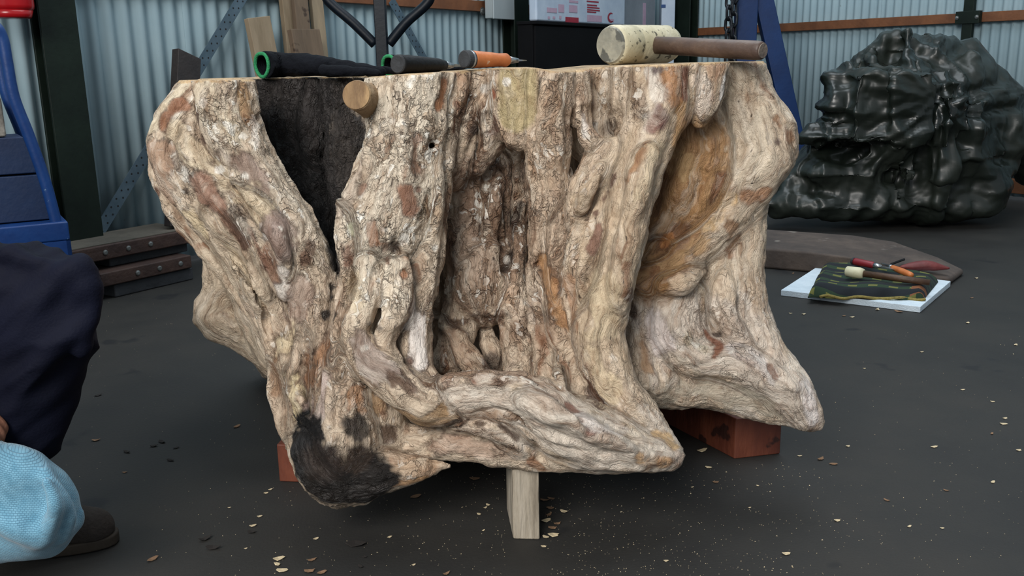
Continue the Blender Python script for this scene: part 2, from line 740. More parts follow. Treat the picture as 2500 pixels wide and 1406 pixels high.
# ================================================================== THE STUMP
def wood_material():
    m = bpy.data.materials.new('stump_wood')
    nt, N, L, b = nodes_of(m)
    col = N.new('ShaderNodeAttribute'); col.attribute_name = 'tint'
    gr = N.new('ShaderNodeAttribute'); gr.attribute_name = 'grain'
    bk = N.new('ShaderNodeAttribute'); bk.attribute_name = 'bark'
    tc = N.new('ShaderNodeTexCoord')

    def noise(vec, scale, stretch, detail=5, rough=0.6, dist=0.0):
        mp = N.new('ShaderNodeMapping')
        mp.inputs['Scale'].default_value = stretch
        L.new(vec, mp.inputs['Vector'])
        n = N.new('ShaderNodeTexNoise')
        n.inputs['Scale'].default_value = scale
        n.inputs['Detail'].default_value = detail
        n.inputs['Roughness'].default_value = rough
        n.inputs['Distortion'].default_value = dist
        L.new(mp.outputs[0], n.inputs['Vector'])
        return n.outputs['Fac']

    def rng(v, a, c, lo=0.0, hi=1.0):
        r = N.new('ShaderNodeMapRange')
        r.inputs['From Min'].default_value = a
        r.inputs['From Max'].default_value = c
        r.inputs['To Min'].default_value = lo
        r.inputs['To Max'].default_value = hi
        L.new(v, r.inputs['Value'])
        return r.outputs[0]

    def mth(op, a, c):
        q = N.new('ShaderNodeMath'); q.operation = op
        for i, s in enumerate((a, c)):
            if isinstance(s, (int, float)): q.inputs[i].default_value = s
            else: L.new(s, q.inputs[i])
        return q.outputs[0]

    def mix(f, a, c, mode='MIX'):
        x = N.new('ShaderNodeMix'); x.data_type = 'RGBA'; x.blend_type = mode
        L.new(f, x.inputs['Factor'])
        for s, k in ((a, 'A'), (c, 'B')):
            if isinstance(s, tuple): x.inputs[k].default_value = s
            else: L.new(s, x.inputs[k])
        return x.outputs['Result']

    pos = tc.outputs['Object']
    bark = bk.outputs['Fac']
    # grain coordinates, gently bent so that no fibre runs dead straight
    wn = N.new('ShaderNodeTexNoise'); wn.inputs['Scale'].default_value = 9; wn.inputs['Detail'].default_value = 3
    L.new(pos, wn.inputs['Vector'])
    wa = N.new('ShaderNodeVectorMath'); wa.operation = 'MULTIPLY_ADD'
    L.new(wn.outputs['Color'], wa.inputs[0]); wa.inputs[1].default_value = (0.07, 0.07, 0.07); L.new(gr.outputs['Vector'], wa.inputs[2])
    g = wa.outputs[0]
    fib = noise(g, 75, (0.13, 1, 1), 6, 0.68, 0.6)          # fibres along the limb
    fine = noise(g, 260, (0.10, 1, 1), 3, 0.6)
    blot = noise(pos, 19, (1, 1, 1), 7, 0.62, 0.9)
    streak = noise(g, 20, (0.18, 1, 1), 5, 0.6, 1.0)
    streak2 = noise(g, 13, (0.25, 1, 1), 5, 0.62, 1.2)
    big = noise(pos, 6, (1, 1, 1), 3, 0.5, 0.5)
    c = col.outputs['Color']
    # stains soaked into the wood: umber streaks, mauve-grey skin, bleached stretches
    c = mix(rng(streak, 0.54, 0.70, 0.0, 0.55), c, srgb(172, 138, 112), 'MULTIPLY')
    c = mix(rng(blot, 0.52, 0.72, 0.0, 0.45), c, srgb(180, 152, 128), 'MULTIPLY')
    c = mix(rng(streak2, 0.60, 0.70, 0.0, 0.40), c, srgb(152, 130, 118))
    c = mix(rng(streak2, 0.44, 0.32, 0.0, 0.45), c, srgb(228, 216, 198))
    c = mix(rng(fib, 0.50, 0.74, 0.0, 0.75), c, srgb(148, 116, 92), 'MULTIPLY')
    c = mix(rng(fine, 0.56, 0.78, 0.0, 0.45), c, srgb(130, 100, 80), 'MULTIPLY')
    # flaking layers: irregular plates, each its own tone and height
    def plates(scale, stretch, wob):
        wv = N.new('ShaderNodeTexNoise'); wv.inputs['Scale'].default_value = scale * 0.9; wv.inputs['Detail'].default_value = 4
        L.new(g, wv.inputs['Vector'])
        va = N.new('ShaderNodeVectorMath'); va.operation = 'MULTIPLY_ADD'
        L.new(wv.outputs['Color'], va.inputs[0]); va.inputs[1].default_value = (wob / scale,) * 3; L.new(g, va.inputs[2])
        mp = N.new('ShaderNodeMapping'); mp.inputs['Scale'].default_value = (stretch, 1, 1); L.new(va.outputs[0], mp.inputs['Vector'])
        e = N.new('ShaderNodeTexVoronoi'); e.feature = 'DISTANCE_TO_EDGE'; e.inputs['Scale'].default_value = scale; L.new(mp.outputs[0], e.inputs['Vector'])
        v = N.new('ShaderNodeTexVoronoi'); v.inputs['Scale'].default_value = scale; L.new(mp.outputs[0], v.inputs['Vector'])
        s = N.new('ShaderNodeSeparateColor'); L.new(v.outputs['Color'], s.inputs[0])
        return e.outputs['Distance'], v.outputs['Distance'], s.outputs[0], s.outputs[1]
    e1, d1, r1, r1b = plates(48, 0.40, 2.2)
    e2, d2, r2, r2b = plates(105, 0.34, 2.4)
    pm = mth('MULTIPLY', rng(noise(pos, 15, (1, 1, 1), 4), 0.40, 0.60), bark)
    c = mix(mth('MULTIPLY', rng(r1, 0.55, 0.95), mth('MULTIPLY', pm, 0.75)), c, srgb(178, 148, 118), 'MULTIPLY')
    c = mix(mth('MULTIPLY', rng(r1, 0.40, 0.05), mth('MULTIPLY', pm, 0.55)), c, srgb(232, 220, 200))
    c = mix(mth('MULTIPLY', rng(r2, 0.60, 0.95), mth('MULTIPLY', pm, 0.65)), c, srgb(150, 118, 92), 'MULTIPLY')
    cm1 = rng(noise(pos, 24, (1, 1, 1), 3), 0.47, 0.58)
    crack = mth('MULTIPLY', mth('MULTIPLY', rng(e1, 0.0, 0.045, 1.0, 0.0), cm1), rng(bark, 0.0, 1.0, 0.05, 0.75))
    c = mix(crack, c, srgb(66, 46, 36))
    cr2 = mth('MULTIPLY', mth('MULTIPLY', rng(e2, 0.0, 0.06, 1.0, 0.0), pm), 0.6)
    c = mix(cr2, c, srgb(84, 62, 48))
    # short dark dashes along the grain
    dash = mth('MULTIPLY', rng(noise(g, 130, (0.25, 1, 1), 2, 0.5), 0.68, 0.74), rng(blot, 0.42, 0.56))
    c = mix(mth('MULTIPLY', dash, 0.8), c, srgb(50, 36, 30))
    # near-white slivers left by the scraping
    sliver = mth('MULTIPLY', mth('MULTIPLY', rng(r2b, 0.78, 0.81), rng(d2, 0.54, 0.40)), mth('MULTIPLY', rng(noise(pos, 13, (1, 1, 1), 3), 0.45, 0.56), bark))
    c = mix(mth('MULTIPLY', sliver, 0.95), c, srgb(242, 236, 224))
    sl2 = mth('MULTIPLY', mth('MULTIPLY', rng(r1b, 0.87, 0.89), rng(d1, 0.46, 0.38)), mth('MULTIPLY', rng(noise(pos, 9, (1, 1, 1), 3), 0.46, 0.54), bark))
    c = mix(mth('MULTIPLY', sl2, 0.9), c, srgb(240, 233, 220))
    # rust coloured knots
    rust = mth('MULTIPLY', rng(noise(g, 22, (0.35, 1, 1), 3, 0.5, 0.5), 0.63, 0.70), rng(big, 0.45, 0.6, 0.0, 0.75))
    c = mix(rust, c, srgb(122, 76, 46))
    ch = N.new('ShaderNodeAttribute'); ch.attribute_name = 'char'
    c = mix(ch.outputs['Fac'], c, mix(rng(fib, 0.45, 0.7, 0.0, 0.6), col.outputs['Color'], srgb(120, 112, 106), 'MULTIPLY'))
    L.new(c, b.inputs['Base Color'])
    rr = rng(fib, 0.3, 0.7, 0.38, 0.62)
    L.new(mth('ADD', rr, mth('MULTIPLY', bark, 0.12)), b.inputs['Roughness'])
    b.inputs['Specular IOR Level'].default_value = 0.42
    h = mth('ADD', mth('MULTIPLY', fib, 1.2), mth('MULTIPLY', fine, 0.35))
    h = mth('ADD', h, mth('MULTIPLY', blot, 0.9))
    h = mth('ADD', h, mth('MULTIPLY', streak, 0.9))
    h = mth('ADD', h, mth('MULTIPLY', mth('ADD', mth('MULTIPLY', r1, 0.9), mth('MULTIPLY', r2, 0.55)), mth('MULTIPLY', pm, rng(e2, 0.0, 0.10))))
    h = mth('SUBTRACT', h, mth('MULTIPLY', crack, 0.9))
    bp = N.new('ShaderNodeBump')
    bp.inputs['Strength'].default_value = 0.85
    bp.inputs['Distance'].default_value = 0.010
    L.new(h, bp.inputs['Height'])
    L.new(bp.outputs[0], b.inputs['Normal'])
    return m


def ztop(X):
    return np.interp(X, [-0.7, -0.25, -0.20, -0.02, 0.05, 0.085, 0.11, 0.20, 0.45, 0.8],
                     [0.834, 0.834, 0.838, 0.8455, 0.8455, 0.838, 0.839, 0.847, 0.850, 0.852]).astype(np.float32)


STUMP = [
    # inner body
    [(650, 60, 2.05, 140), (660, 300, 2.05, 160), (780, 600, 2.0, 140), (860, 900, 1.9, 130)],
    [(900, 60, 2.1, 230), (950, 500, 2.1, 250), (1000, 880, 2.0, 190)],
    [(1250, 60, 2.1, 260), (1250, 500, 2.1, 280), (1250, 880, 2.0, 190)],
    [(1590, 60, 2.12, 220), (1600, 500, 2.08, 210), (1640, 830, 2.0, 150)],
    # far side
    [(760, 60, 2.35, 130), (740, 500, 2.38, 120), (700, 860, 2.45, 80)],
    [(1050, 60, 2.38, 140), (1080, 500, 2.4, 140), (1100, 900, 2.5, 90)],
    [(1350, 60, 2.38, 140), (1330, 500, 2.42, 150), (1330, 880, 2.5, 90)],
    [(1580, 60, 2.35, 120), (1620, 500, 2.35, 120), (1680, 830, 2.4, 80)],
    # rear left flange
    [(540, 560, 1.98, 62), (556, 680, 1.97, 52), (528, 770, 1.96, 50), (620, 820, 1.93, 52), (700, 890, 1.88, 52), (740, 1000, 1.82, 60)],
    [(600, 560, 1.95, 70), (640, 700, 1.92, 80), (700, 850, 1.86, 70)],
    [(500, 745, 1.96, 24), (484, 782, 1.95, 12)],
    # dark bark wall in the left cleft
    [(690, 100, 1.93, 95), (700, 300, 1.92, 85), (760, 480, 1.90, 80), (810, 640, 1.82, 50)],
    [(835, 100, 1.87, 62), (848, 260, 1.86, 58), (858, 400, 1.85, 60), (865, 520, 1.83, 46)],
    [(770, 220, 1.89, 30), (760, 330, 1.87, 34), (775, 420, 1.88, 26)],
    # left root bundle
    [(535, 100, 1.73, 70), (545, 200, 1.72, 66), (560, 300, 1.71, 68), (618, 415, 1.70, 66), (698, 560, 1.68, 70), (757, 680, 1.66, 64), (768, 820, 1.63, 56), (772, 950, 1.60, 58), (790, 1080, 1.58, 66)],
    [(452, 232, 1.75, 30), (428, 300, 1.73, 48), (420, 370, 1.72, 50), (452, 450, 1.70, 54), (525, 535, 1.69, 54), (600, 650, 1.67, 48), (668, 770, 1.65, 46), (712, 880, 1.62, 46), (735, 990, 1.60, 50), (765, 1080, 1.58, 52)],
    [(480, 200, 1.78, 40), (470, 300, 1.74, 52), (500, 400, 1.71, 50), (560, 470, 1.68, 42), (640, 580, 1.65, 36), (700, 700, 1.63, 30)],
    [(402, 330, 1.79, 36), (400, 420, 1.77, 32), (436, 505, 1.75, 34), (520, 610, 1.72, 32), (600, 720, 1.69, 28), (655, 810, 1.67, 26)],
    [(597, 120, 1.71, 22), (604, 290, 1.70, 23), (622, 380, 1.70, 14)],
    [(470, 470, 1.655, 16), (540, 560, 1.64, 18), (600, 620, 1.635, 17), (640, 720, 1.625, 16), (665, 800, 1.62, 12)],
    [(560, 430, 1.645, 14), (640, 520, 1.63, 18), (690, 620, 1.61, 18), (700, 720, 1.605, 14)],
    [(690, 820, 1.61, 18), (680, 920, 1.60, 24), (695, 1010, 1.575, 26), (725, 1080, 1.55, 26)],
    [(765, 740, 1.605, 22), (740, 860, 1.585, 22), (735, 960, 1.56, 24), (770, 1060, 1.53, 24)],
    # central left trunk
    [(1005, 100, 1.71, 108), (1000, 250, 1.70, 100), (986, 380, 1.69, 98), (956, 490, 1.68, 113), (928, 590, 1.67, 100), (905, 680, 1.66, 78), (880, 780, 1.63, 66), (862, 880, 1.60, 64), (848, 980, 1.58, 70), (835, 1090, 1.57, 96), (828, 1140, 1.57, 88)],
    [(1085, 100, 1.72, 62), (1066, 300, 1.70, 52), (1052, 430, 1.68, 50), (1048, 520, 1.67, 48), (1040, 620, 1.66, 44), (1018, 720, 1.64, 46), (1012, 820, 1.61, 44), (1020, 910, 1.58, 38), (1060, 970, 1.56, 38)],
    [(870, 470, 1.63, 26), (850, 560, 1.62, 28), (850, 650, 1.61, 26), (835, 760, 1.595, 22), (828, 880, 1.565, 18), (826, 1000, 1.53, 16)],
    [(905, 640, 1.60, 28), (900, 730, 1.58, 28), (870, 800, 1.57, 32), (890, 870, 1.555, 40), (955, 930, 1.54, 46), (1035, 985, 1.535, 48), (1110, 990, 1.55, 40), (1190, 985, 1.57, 26)],
    [(965, 640, 1.60, 30), (965, 760, 1.58, 34), (940, 830, 1.565, 26), (960, 880, 1.55, 20)],
    # brown stretch left of the arch
    [(1175, 100, 1.76, 80), (1150, 250, 1.745, 62), (1120, 340, 1.74, 52), (1100, 430, 1.75, 40)],
    [(1135, 120, 1.69, 18), (1120, 230, 1.685, 20), (1100, 330, 1.69, 16)],
    # khaki hanging lobe over the arch and centre column
    [(1263, 100, 1.72, 72), (1264, 240, 1.71, 62), (1268, 318, 1.71, 48)],
    [(1200, 250, 1.74, 50), (1190, 330, 1.75, 48), (1150, 390, 1.76, 40)],
    [(1340, 100, 1.70, 66), (1337, 260, 1.69, 60), (1338, 400, 1.70, 52), (1338, 520, 1.71, 46), (1330, 650, 1.71, 44), (1335, 780, 1.69, 44), (1345, 900, 1.66, 44), (1365, 1000, 1.62, 42)],
    [(1385, 420, 1.69, 26), (1370, 540, 1.68, 22), (1355, 680, 1.67, 20), (1360, 800, 1.655, 20), (1375, 920, 1.62, 22)],
    # inside the centre cavity
    [(1128, 380, 1.80, 44), (1140, 550, 1.80, 50), (1130, 750, 1.77, 44), (1095, 880, 1.70, 40)],
    [(1190, 400, 1.83, 55), (1192, 580, 1.81, 55), (1178, 690, 1.775, 70), (1185, 742, 1.775, 55)],
    [(1256, 360, 1.86, 48), (1250, 600, 1.82, 32), (1255, 720, 1.76, 42), (1272, 850, 1.73, 44), (1275, 950, 1.68, 44)],
    [(1090, 790, 1.71, 28), (1150, 880, 1.67, 28), (1205, 930, 1.62, 28)],
    [(1215, 400, 1.775, 14), (1220, 520, 1.765, 15), (1232, 640, 1.755, 13)],
    [(1180, 790, 1.76, 26), (1200, 860, 1.74, 24), (1215, 920, 1.70, 26)],
    # eye shaped hollow and its rims
    [(1480, 100, 1.82, 120), (1480, 300, 1.81, 110)],
    [(1395, 100, 1.72, 34), (1412, 230, 1.70, 30), (1442, 330, 1.69, 30), (1490, 378, 1.69, 40)],
    [(1560, 100, 1.74, 60), (1545, 230, 1.72, 46), (1530, 330, 1.70, 40)],
    [(1485, 150, 1.735, 22), (1505, 230, 1.74, 18), (1520, 290, 1.74, 14)],
    # column below the eye
    [(1485, 375, 1.69, 48), (1448, 450, 1.69, 52), (1425, 540, 1.69, 48), (1405, 640, 1.68, 44), (1398, 760, 1.67, 48), (1408, 880, 1.65, 48), (1435, 980, 1.61, 46), (1490, 1040, 1.59, 38)],
    [(1470, 400, 1.63, 18), (1432, 470, 1.625, 20), (1415, 520, 1.63, 14)],
    # long bright ridge
    [(1635, 100, 1.72, 86), (1612, 250, 1.70, 78), (1578, 360, 1.68, 62), (1543, 470, 1.66, 60), (1512, 580, 1.65, 64), (1490, 690, 1.64, 62), (1470, 790, 1.63, 60), (1476, 880, 1.61, 58), (1518, 960, 1.59, 48), (1582, 1030, 1.58, 36), (1640, 1092, 1.57, 16)],
    [(1590, 330, 1.635, 22), (1570, 420, 1.62, 26), (1552, 520, 1.61, 28), (1530, 620, 1.60, 28), (1512, 700, 1.595, 26), (1500, 790, 1.59, 24)],
    [(1480, 470, 1.62, 20), (1450, 570, 1.62, 22), (1430, 680, 1.615, 20), (1420, 790, 1.605, 16)],
    # tongue
    [(1727, 100, 1.71, 58), (1727, 210, 1.70, 48), (1722, 265, 1.69, 34), (1706, 300, 1.69, 12)],
    # golden hollow, inside
    [(1695, 300, 1.80, 80), (1690, 430, 1.815, 105), (1630, 560, 1.82, 90), (1565, 650, 1.785, 55)],
    [(1735, 360, 1.78, 44), (1762, 430, 1.77, 30), (1735, 500, 1.79, 34)],
    [(1660, 540, 1.775, 30), (1605, 610, 1.755, 26), (1555, 665, 1.735, 18)],
    # right wing
    [(1790, 100, 1.79, 58), (1818, 230, 1.79, 66), (1852, 318, 1.79, 82), (1850, 380, 1.79, 84), (1800, 470, 1.79, 76), (1730, 560, 1.78, 56), (1650, 640, 1.76, 44), (1565, 695, 1.73, 26)],
    [(1868, 250, 1.76, 18), (1905, 310, 1.755, 22), (1916, 370, 1.755, 22), (1888, 425, 1.76, 18)],
    # right leg
    [(1815, 480, 1.81, 52), (1811, 580, 1.80, 54), (1806, 680, 1.79, 56), (1822, 780, 1.77, 60), (1858, 858, 1.75, 58), (1915, 930, 1.72, 52), (1958, 985, 1.70, 42), (1992, 1034, 1.69, 16)],
    [(1740, 620, 1.81, 60), (1720, 720, 1.80, 62), (1740, 820, 1.78, 50)],
    [(1770, 640, 1.745, 18), (1760, 730, 1.735, 20), (1790, 810, 1.715, 20), (1850, 860, 1.70, 18)],
    # lower right lump and sheet
    [(1645, 720, 1.77, 70), (1640, 790, 1.75, 76), (1690, 850, 1.73, 62), (1780, 880, 1.715, 48), (1880, 935, 1.70, 42), (1960, 1010, 1.69, 28)],
    [(1570, 930, 1.72, 58), (1650, 948, 1.735, 50), (1760, 958, 1.735, 46), (1860, 985, 1.725, 42), (1940, 1027, 1.70, 14)],
    [(1552, 720, 1.74, 38), (1566, 820, 1.735, 42), (1582, 920, 1.71, 50)],
    [(1600, 700, 1.70, 24), (1660, 690, 1.70, 26), (1710, 660, 1.71, 20)],
    # bottom root running to the right
    [(1040, 990, 1.56, 42), (1120, 965, 1.55, 50), (1210, 960, 1.54, 58), (1300, 988, 1.53, 72), (1390, 1045, 1.53, 78), (1490, 1082, 1.54, 64), (1590, 1110, 1.55, 42), (1648, 1118, 1.56, 18)],
    [(960, 1075, 1.60, 36), (1080, 1080, 1.58, 42), (1180, 1092, 1.56, 40), (1280, 1110, 1.55, 38), (1400, 1112, 1.54, 40), (1550, 1126, 1.55, 24), (1640, 1138, 1.56, 10)],
    [(1080, 1028, 1.55, 28), (1180, 1040, 1.53, 26), (1258, 1075, 1.52, 26), (1308, 1125, 1.515, 20)],
    [(1250, 960, 1.475, 18), (1330, 1010, 1.465, 20), (1420, 1040, 1.475, 20), (1530, 1090, 1.50, 20), (1620, 1128, 1.535, 14)],
    [(1400, 990, 1.56, 30), (1480, 1040, 1.55, 30), (1560, 1080, 1.55, 22), (1630, 1112, 1.56, 12)],
    # burnt end and spike
    [(795, 1090, 1.57, 88), (815, 1130, 1.56, 88), (868, 1150, 1.56, 76)],
    [(880, 1158, 1.54, 64), (960, 1150, 1.53, 48), (1040, 1143, 1.53, 24), (1097, 1137, 1.53, 4)],
    [(930, 960, 1.60, 60), (930, 1060, 1.60, 60), (930, 1130, 1.58, 56)],
]
STUMP_CUT = [
    ([(1438, 150, 1.62, 22), (1462, 235, 1.655, 40), (1488, 305, 1.70, 40)], 0.02),
    ([(935, 1050, 1.535, 22), (985, 1072, 1.545, 24), (1040, 1088, 1.56, 14)], 0.015),
    ([(1052, 345, 1.63, 10), (1054, 365, 1.68, 15)], 0.008),
    ([(962, 590, 1.575, 14), (968, 612, 1.60, 22)], 0.012),
    ([(495, 275, 1.665, 11), (508, 340, 1.655, 12), (540, 390, 1.635, 9)], 0.012),
    ([(455, 455, 1.655, 9), (470, 480, 1.655, 11)], 0.008),
    ([(815, 600, 1.62, 14), (822, 680, 1.60, 12), (815, 760, 1.585, 8)], 0.014),
    ([(818, 800, 1.57, 6), (818, 920, 1.545, 6), (822, 1040, 1.52, 6)], 0.012),
    ([(1235, 590, 1.76, 12), (1230, 660, 1.75, 16)], 0.012),
    ([(1275, 430, 1.80, 6), (1268, 560, 1.77, 7), (1240, 640, 1.75, 8)], 0.012),
    ([(990, 850, 1.555, 9), (1002, 885, 1.565, 11)], 0.010),
    ([(1200, 895, 1.70, 16), (1225, 900, 1.70, 14)], 0.01),
    ([(1560, 740, 1.68, 16), (1570, 830, 1.675, 14), (1620, 890, 1.67, 12)], 0.02),
    ([(1700, 905, 1.655, 10), (1640, 930, 1.66, 9), (1760, 888, 1.655, 6)], 0.015),
    ([(1230, 1020, 1.475, 9), (1270, 1060, 1.48, 10), (1300, 1110, 1.485, 6)], 0.014),
    ([(620, 200, 1.66, 8), (632, 330, 1.66, 10)], 0.012),
    ([(575, 120, 1.645, 7), (578, 240, 1.645, 9), (600, 350, 1.65, 11), (640, 400, 1.64, 6)], 0.012),
    ([(1690, 100, 1.64, 6), (1682, 220, 1.64, 7), (1702, 300, 1.66, 6)], 0.010),
    ([(1775, 100, 1.69, 8), (1775, 220, 1.69, 8), (1735, 300, 1.68, 8)], 0.012),
]
def strand(i, r):
    thin = max(q[3] for q in r) <= 30 and i >= 8 and len(r) >= 3
    if thin:                                   # surface strands rise out of the wood and sink back
        r = [(r[0][0], r[0][1], r[0][2] + 0.03, r[0][3] * 0.6)] + list(r[1:-1]) + [(r[-1][0], r[-1][1], r[-1][2] + 0.03, r[-1][3] * 0.6)]
    mx = sum(q[0] for q in r) / len(r)
    my = sum(q[1] for q in r) / len(r)
    k = 0.03 if i < 8 else (0.024 if mx > 1480 else (0.016 if my > 900 else 0.011))
    return px_stroke(r, k=k)


sadds = [strand(i, r) for i, r in enumerate(STUMP)]
scuts = [px_stroke(r, k=k, cut=True) for r, k in STUMP_CUT]


def stump_post(D, ax):
    # sawn top
    Z = ax[2][None, None, :] - ztop(ax[0])[:, None, None]
    np.maximum(D, Z, out=D)


BOX_LO, BOX_HI = (-0.74, 1.40, 0.02), (0.66, 2.62, 0.875)


def surface_lookup(V, N, cell):
    f_, r_, u_ = (np.array(q, np.float32) for q in (F0, RX, UX))
    d_ = V - np.array([0, 0, CAM_H], np.float32)
    z_ = d_ @ f_
    vx = 1250 + FPX * (d_ @ r_) / z_
    vy = 703 - FPX * (d_ @ u_) / z_
    ids = np.nonzero(N[:, 1] < 0.35)[0]
    gw, gh = 2600 // cell, 1500 // cell
    near = np.full((gw, gh), 9.0, np.float32)
    gx, gy = np.clip(vx[ids] // cell, 0, gw - 1).astype(int), np.clip(vy[ids] // cell, 0, gh - 1).astype(int)
    np.minimum.at(near, (gx, gy), V[ids, 1])

    def look(x, y):
        cx, cy = int(x // cell), int(y // cell)
        for rad in range(0, 5):
            m_ = float(near[max(cx - rad, 0):cx + rad + 1, max(cy - rad, 0):cy + rad + 1].min())
            if m_ < 8.0:
                return m_ + 0.002
        return 1.7
    return look


# a rough first carving tells how far away each stretch of wood lies; ridges and furrows are then laid on it
RV, RQ = sculpt(sadds + scuts, BOX_LO, BOX_HI, 0.010, post=stump_post)
rough_y = surface_lookup(RV, vert_normals(RV, RQ), 16)
RIDGES = [
    ([(430, 300), (440, 380), (500, 460), (560, 540), (620, 640), (660, 740)], 17), ([(520, 380), (580, 440), (660, 520), (720, 620)], 18), ([(580, 310), (612, 390), (680, 490), (735, 590)], 15),
    ([(560, 620), (610, 700), (655, 800), (670, 880)], 14), ([(680, 800), (690, 880), (720, 960)], 16), ([(755, 880), (735, 960), (760, 1040)], 16), ([(800, 860), (800, 960), (810, 1050)], 12),
    ([(490, 210), (520, 280), (560, 350)], 16), ([(400, 350), (395, 420), (425, 490)], 14),
    ([(930, 320), (890, 420), (850, 500), (840, 600)], 18), ([(1060, 380), (1060, 500), (1040, 600)], 17), ([(985, 640), (990, 720), (1010, 800)], 16), ([(880, 640), (890, 700), (870, 760)], 14),
    ([(1000, 200), (985, 300), (990, 420), (1000, 520)], 18), ([(940, 210), (930, 280), (960, 330)], 14), ([(1150, 460), (1150, 560), (1160, 640)], 16), ([(1200, 430), (1210, 540), (1200, 640)], 12),
    ([(1420, 530), (1380, 640), (1370, 760)], 14), ([(1350, 700), (1350, 860), (1380, 960)], 14), ([(1300, 420), (1310, 540), (1305, 680), (1300, 800)], 12),
    ([(1600, 330), (1560, 450), (1540, 560), (1515, 660)], 16), ([(1780, 690), (1790, 780), (1850, 850)], 15), ([(1560, 780), (1600, 860), (1640, 930)], 14), ([(1880, 880), (1940, 950), (1975, 1020)], 15),
    ([(1470, 560), (1450, 680), (1445, 800), (1460, 900)], 14), ([(1640, 180), (1625, 260), (1590, 330)], 18), ([(1690, 360), (1660, 450), (1620, 540)], 18), ([(1740, 400), (1720, 480), (1660, 570)], 14),
    ([(1100, 950), (1180, 930), (1270, 945), (1340, 985), (1420, 1040)], 18), ([(1350, 1120), (1450, 1130), (1560, 1130)], 14), ([(1150, 1040), (1220, 1075), (1280, 1120)], 14), ([(900, 860), (950, 900), (1020, 950)], 14),
]
GROOVES = [
    ([(478, 270), (495, 330), (520, 385), (560, 420)], 9), ([(395, 300), (415, 360), (440, 420)], 7), ([(470, 480), (540, 560), (600, 660), (650, 780), (670, 870)], 8), ([(550, 440), (600, 490), (640, 540)], 7),
    ([(520, 560), (580, 640), (640, 740)], 7), ([(700, 640), (690, 720), (700, 800)], 7), ([(735, 790), (740, 870), (715, 960)], 7), ([(770, 860), (745, 930), (765, 1010)], 7), ([(580, 200), (585, 270), (605, 340)], 8),
    ([(1100, 250), (1090, 400), (1095, 520), (1080, 620), (1058, 760), (1050, 900)], 8), ([(905, 690), (930, 640), (950, 600)], 7), ([(960, 640), (940, 740), (920, 790)], 8), ([(985, 800), (975, 870), (1010, 930)], 8),
    ([(840, 800), (835, 900), (845, 1000)], 7), ([(1115, 190), (1115, 330)], 7), ([(1195, 190), (1175, 280), (1160, 330)], 8), ([(1320, 180), (1308, 290), (1310, 370)], 6), ([(1375, 200), (1385, 350), (1375, 500), (1350, 620)], 7),
    ([(1395, 540), (1370, 700), (1385, 830), (1420, 930)], 7), ([(1310, 640), (1300, 800), (1310, 930)], 7), ([(1345, 610), (1330, 700), (1360, 800), (1395, 930)], 7),
    ([(1520, 370), (1480, 450), (1455, 530), (1440, 600)], 8), ([(1690, 170), (1688, 250), (1705, 300)], 7), ([(1440, 640), (1430, 760), (1420, 850)], 6), ([(1470, 890), (1520, 980), (1600, 1060)], 6),
    ([(1800, 480), (1770, 520), (1700, 620)], 6), ([(1745, 640), (1740, 720), (1780, 800)], 7), ([(1600, 880), (1680, 900), (1740, 880)], 7), ([(1540, 760), (1590, 850), (1620, 940)], 8),
    ([(1090, 1000), (1150, 1015), (1230, 1000), (1300, 1040), (1320, 1110)], 8), ([(1370, 980), (1420, 1030), (1480, 1060)], 7), ([(1450, 1000), (1540, 1070), (1620, 1110)], 6), ([(1120, 1060), (1200, 1075), (1260, 1110)], 7), ([(1330, 1080), (1420, 1100), (1530, 1110)], 5),
    ([(1180, 400), (1175, 520), (1170, 640)], 7), ([(1225, 420), (1228, 520), (1225, 600)], 6), ([(1120, 780), (1190, 785), (1250, 775)], 10), ([(1150, 820), (1165, 880)], 8), ([(1230, 800), (1235, 900)], 8),
    ([(1640, 330), (1610, 430), (1585, 540)], 8), ([(1715, 430), (1680, 520), (1610, 600)], 7), ([(1450, 190), (1470, 260), (1490, 310)], 8), ([(1520, 200), (1530, 280)], 6),
]


def laid(pts, r, proud, **kw):
    rows = []
    n = len(pts)
    ys = [rough_y(x, y) for x, y in pts]
    for i, (x, y) in enumerate(pts):
        yy = ys[i]
        if 0 < i < n - 1:                       # keep the strand level with its neighbours
            yy = sorted([ys[i - 1], ys[i], ys[i + 1]])[1]
        end = i in (0, n - 1)
        rm = PR(r, x, y, yy)
        rows.append((x, y, yy + rm * (1 - proud) + (rm * 0.6 if end else 0) * (-1 if kw.get('cut') else 1), r * (0.55 if end else 1.0)))
    return px_stroke(rows, **kw)


sridge = [laid(q, r, 0.62, k=0.012) for q, r in RIDGES]
sgroove = [laid(q, r, 0.9, k=0.012, cut=True) for q, r in GROOVES]
VOX = 0.0038
SV, SQ = sculpt(sadds + sridge + scuts + sgroove, BOX_LO, BOX_HI, VOX, post=stump_post)
SV = relax(SV, SQ, 1, 0.4)
SN = vert_normals(SV, SQ)
SG, SW = near_coords(SV, sadds)
SG = relax(SG, SQ, 10, 0.6)                   # let the grain of one limb flow into the next
flat = (SV[:, 2] > ztop(SV[:, 0]) - 0.006) & (SN[:, 2] > 0.6)
topm = (SV[:, 2] > ztop(SV[:, 0]) - 0.0055)
# gnarled relief: ridges along the limbs, lumps, pits
wob = np.stack([fbm(SV * 11, 2, s) for s in (101, 102, 103)], 1) * 0.022
ga = (SG + wob) * np.array([7, 30, 30], np.float32)
gb = (SG + wob) * np.array([15, 80, 80], np.float32)
rid = 1 - np.abs(fbm(ga, 2, 11)) * 2
rid2 = 1 - np.abs(fbm(gb, 2, 21)) * 2
lump = fbm(SV * 24, 3, 31)
pit = np.clip(vnoise(SG * np.array([30, 70, 70], np.float32), 41) - 0.45, 0, 1)


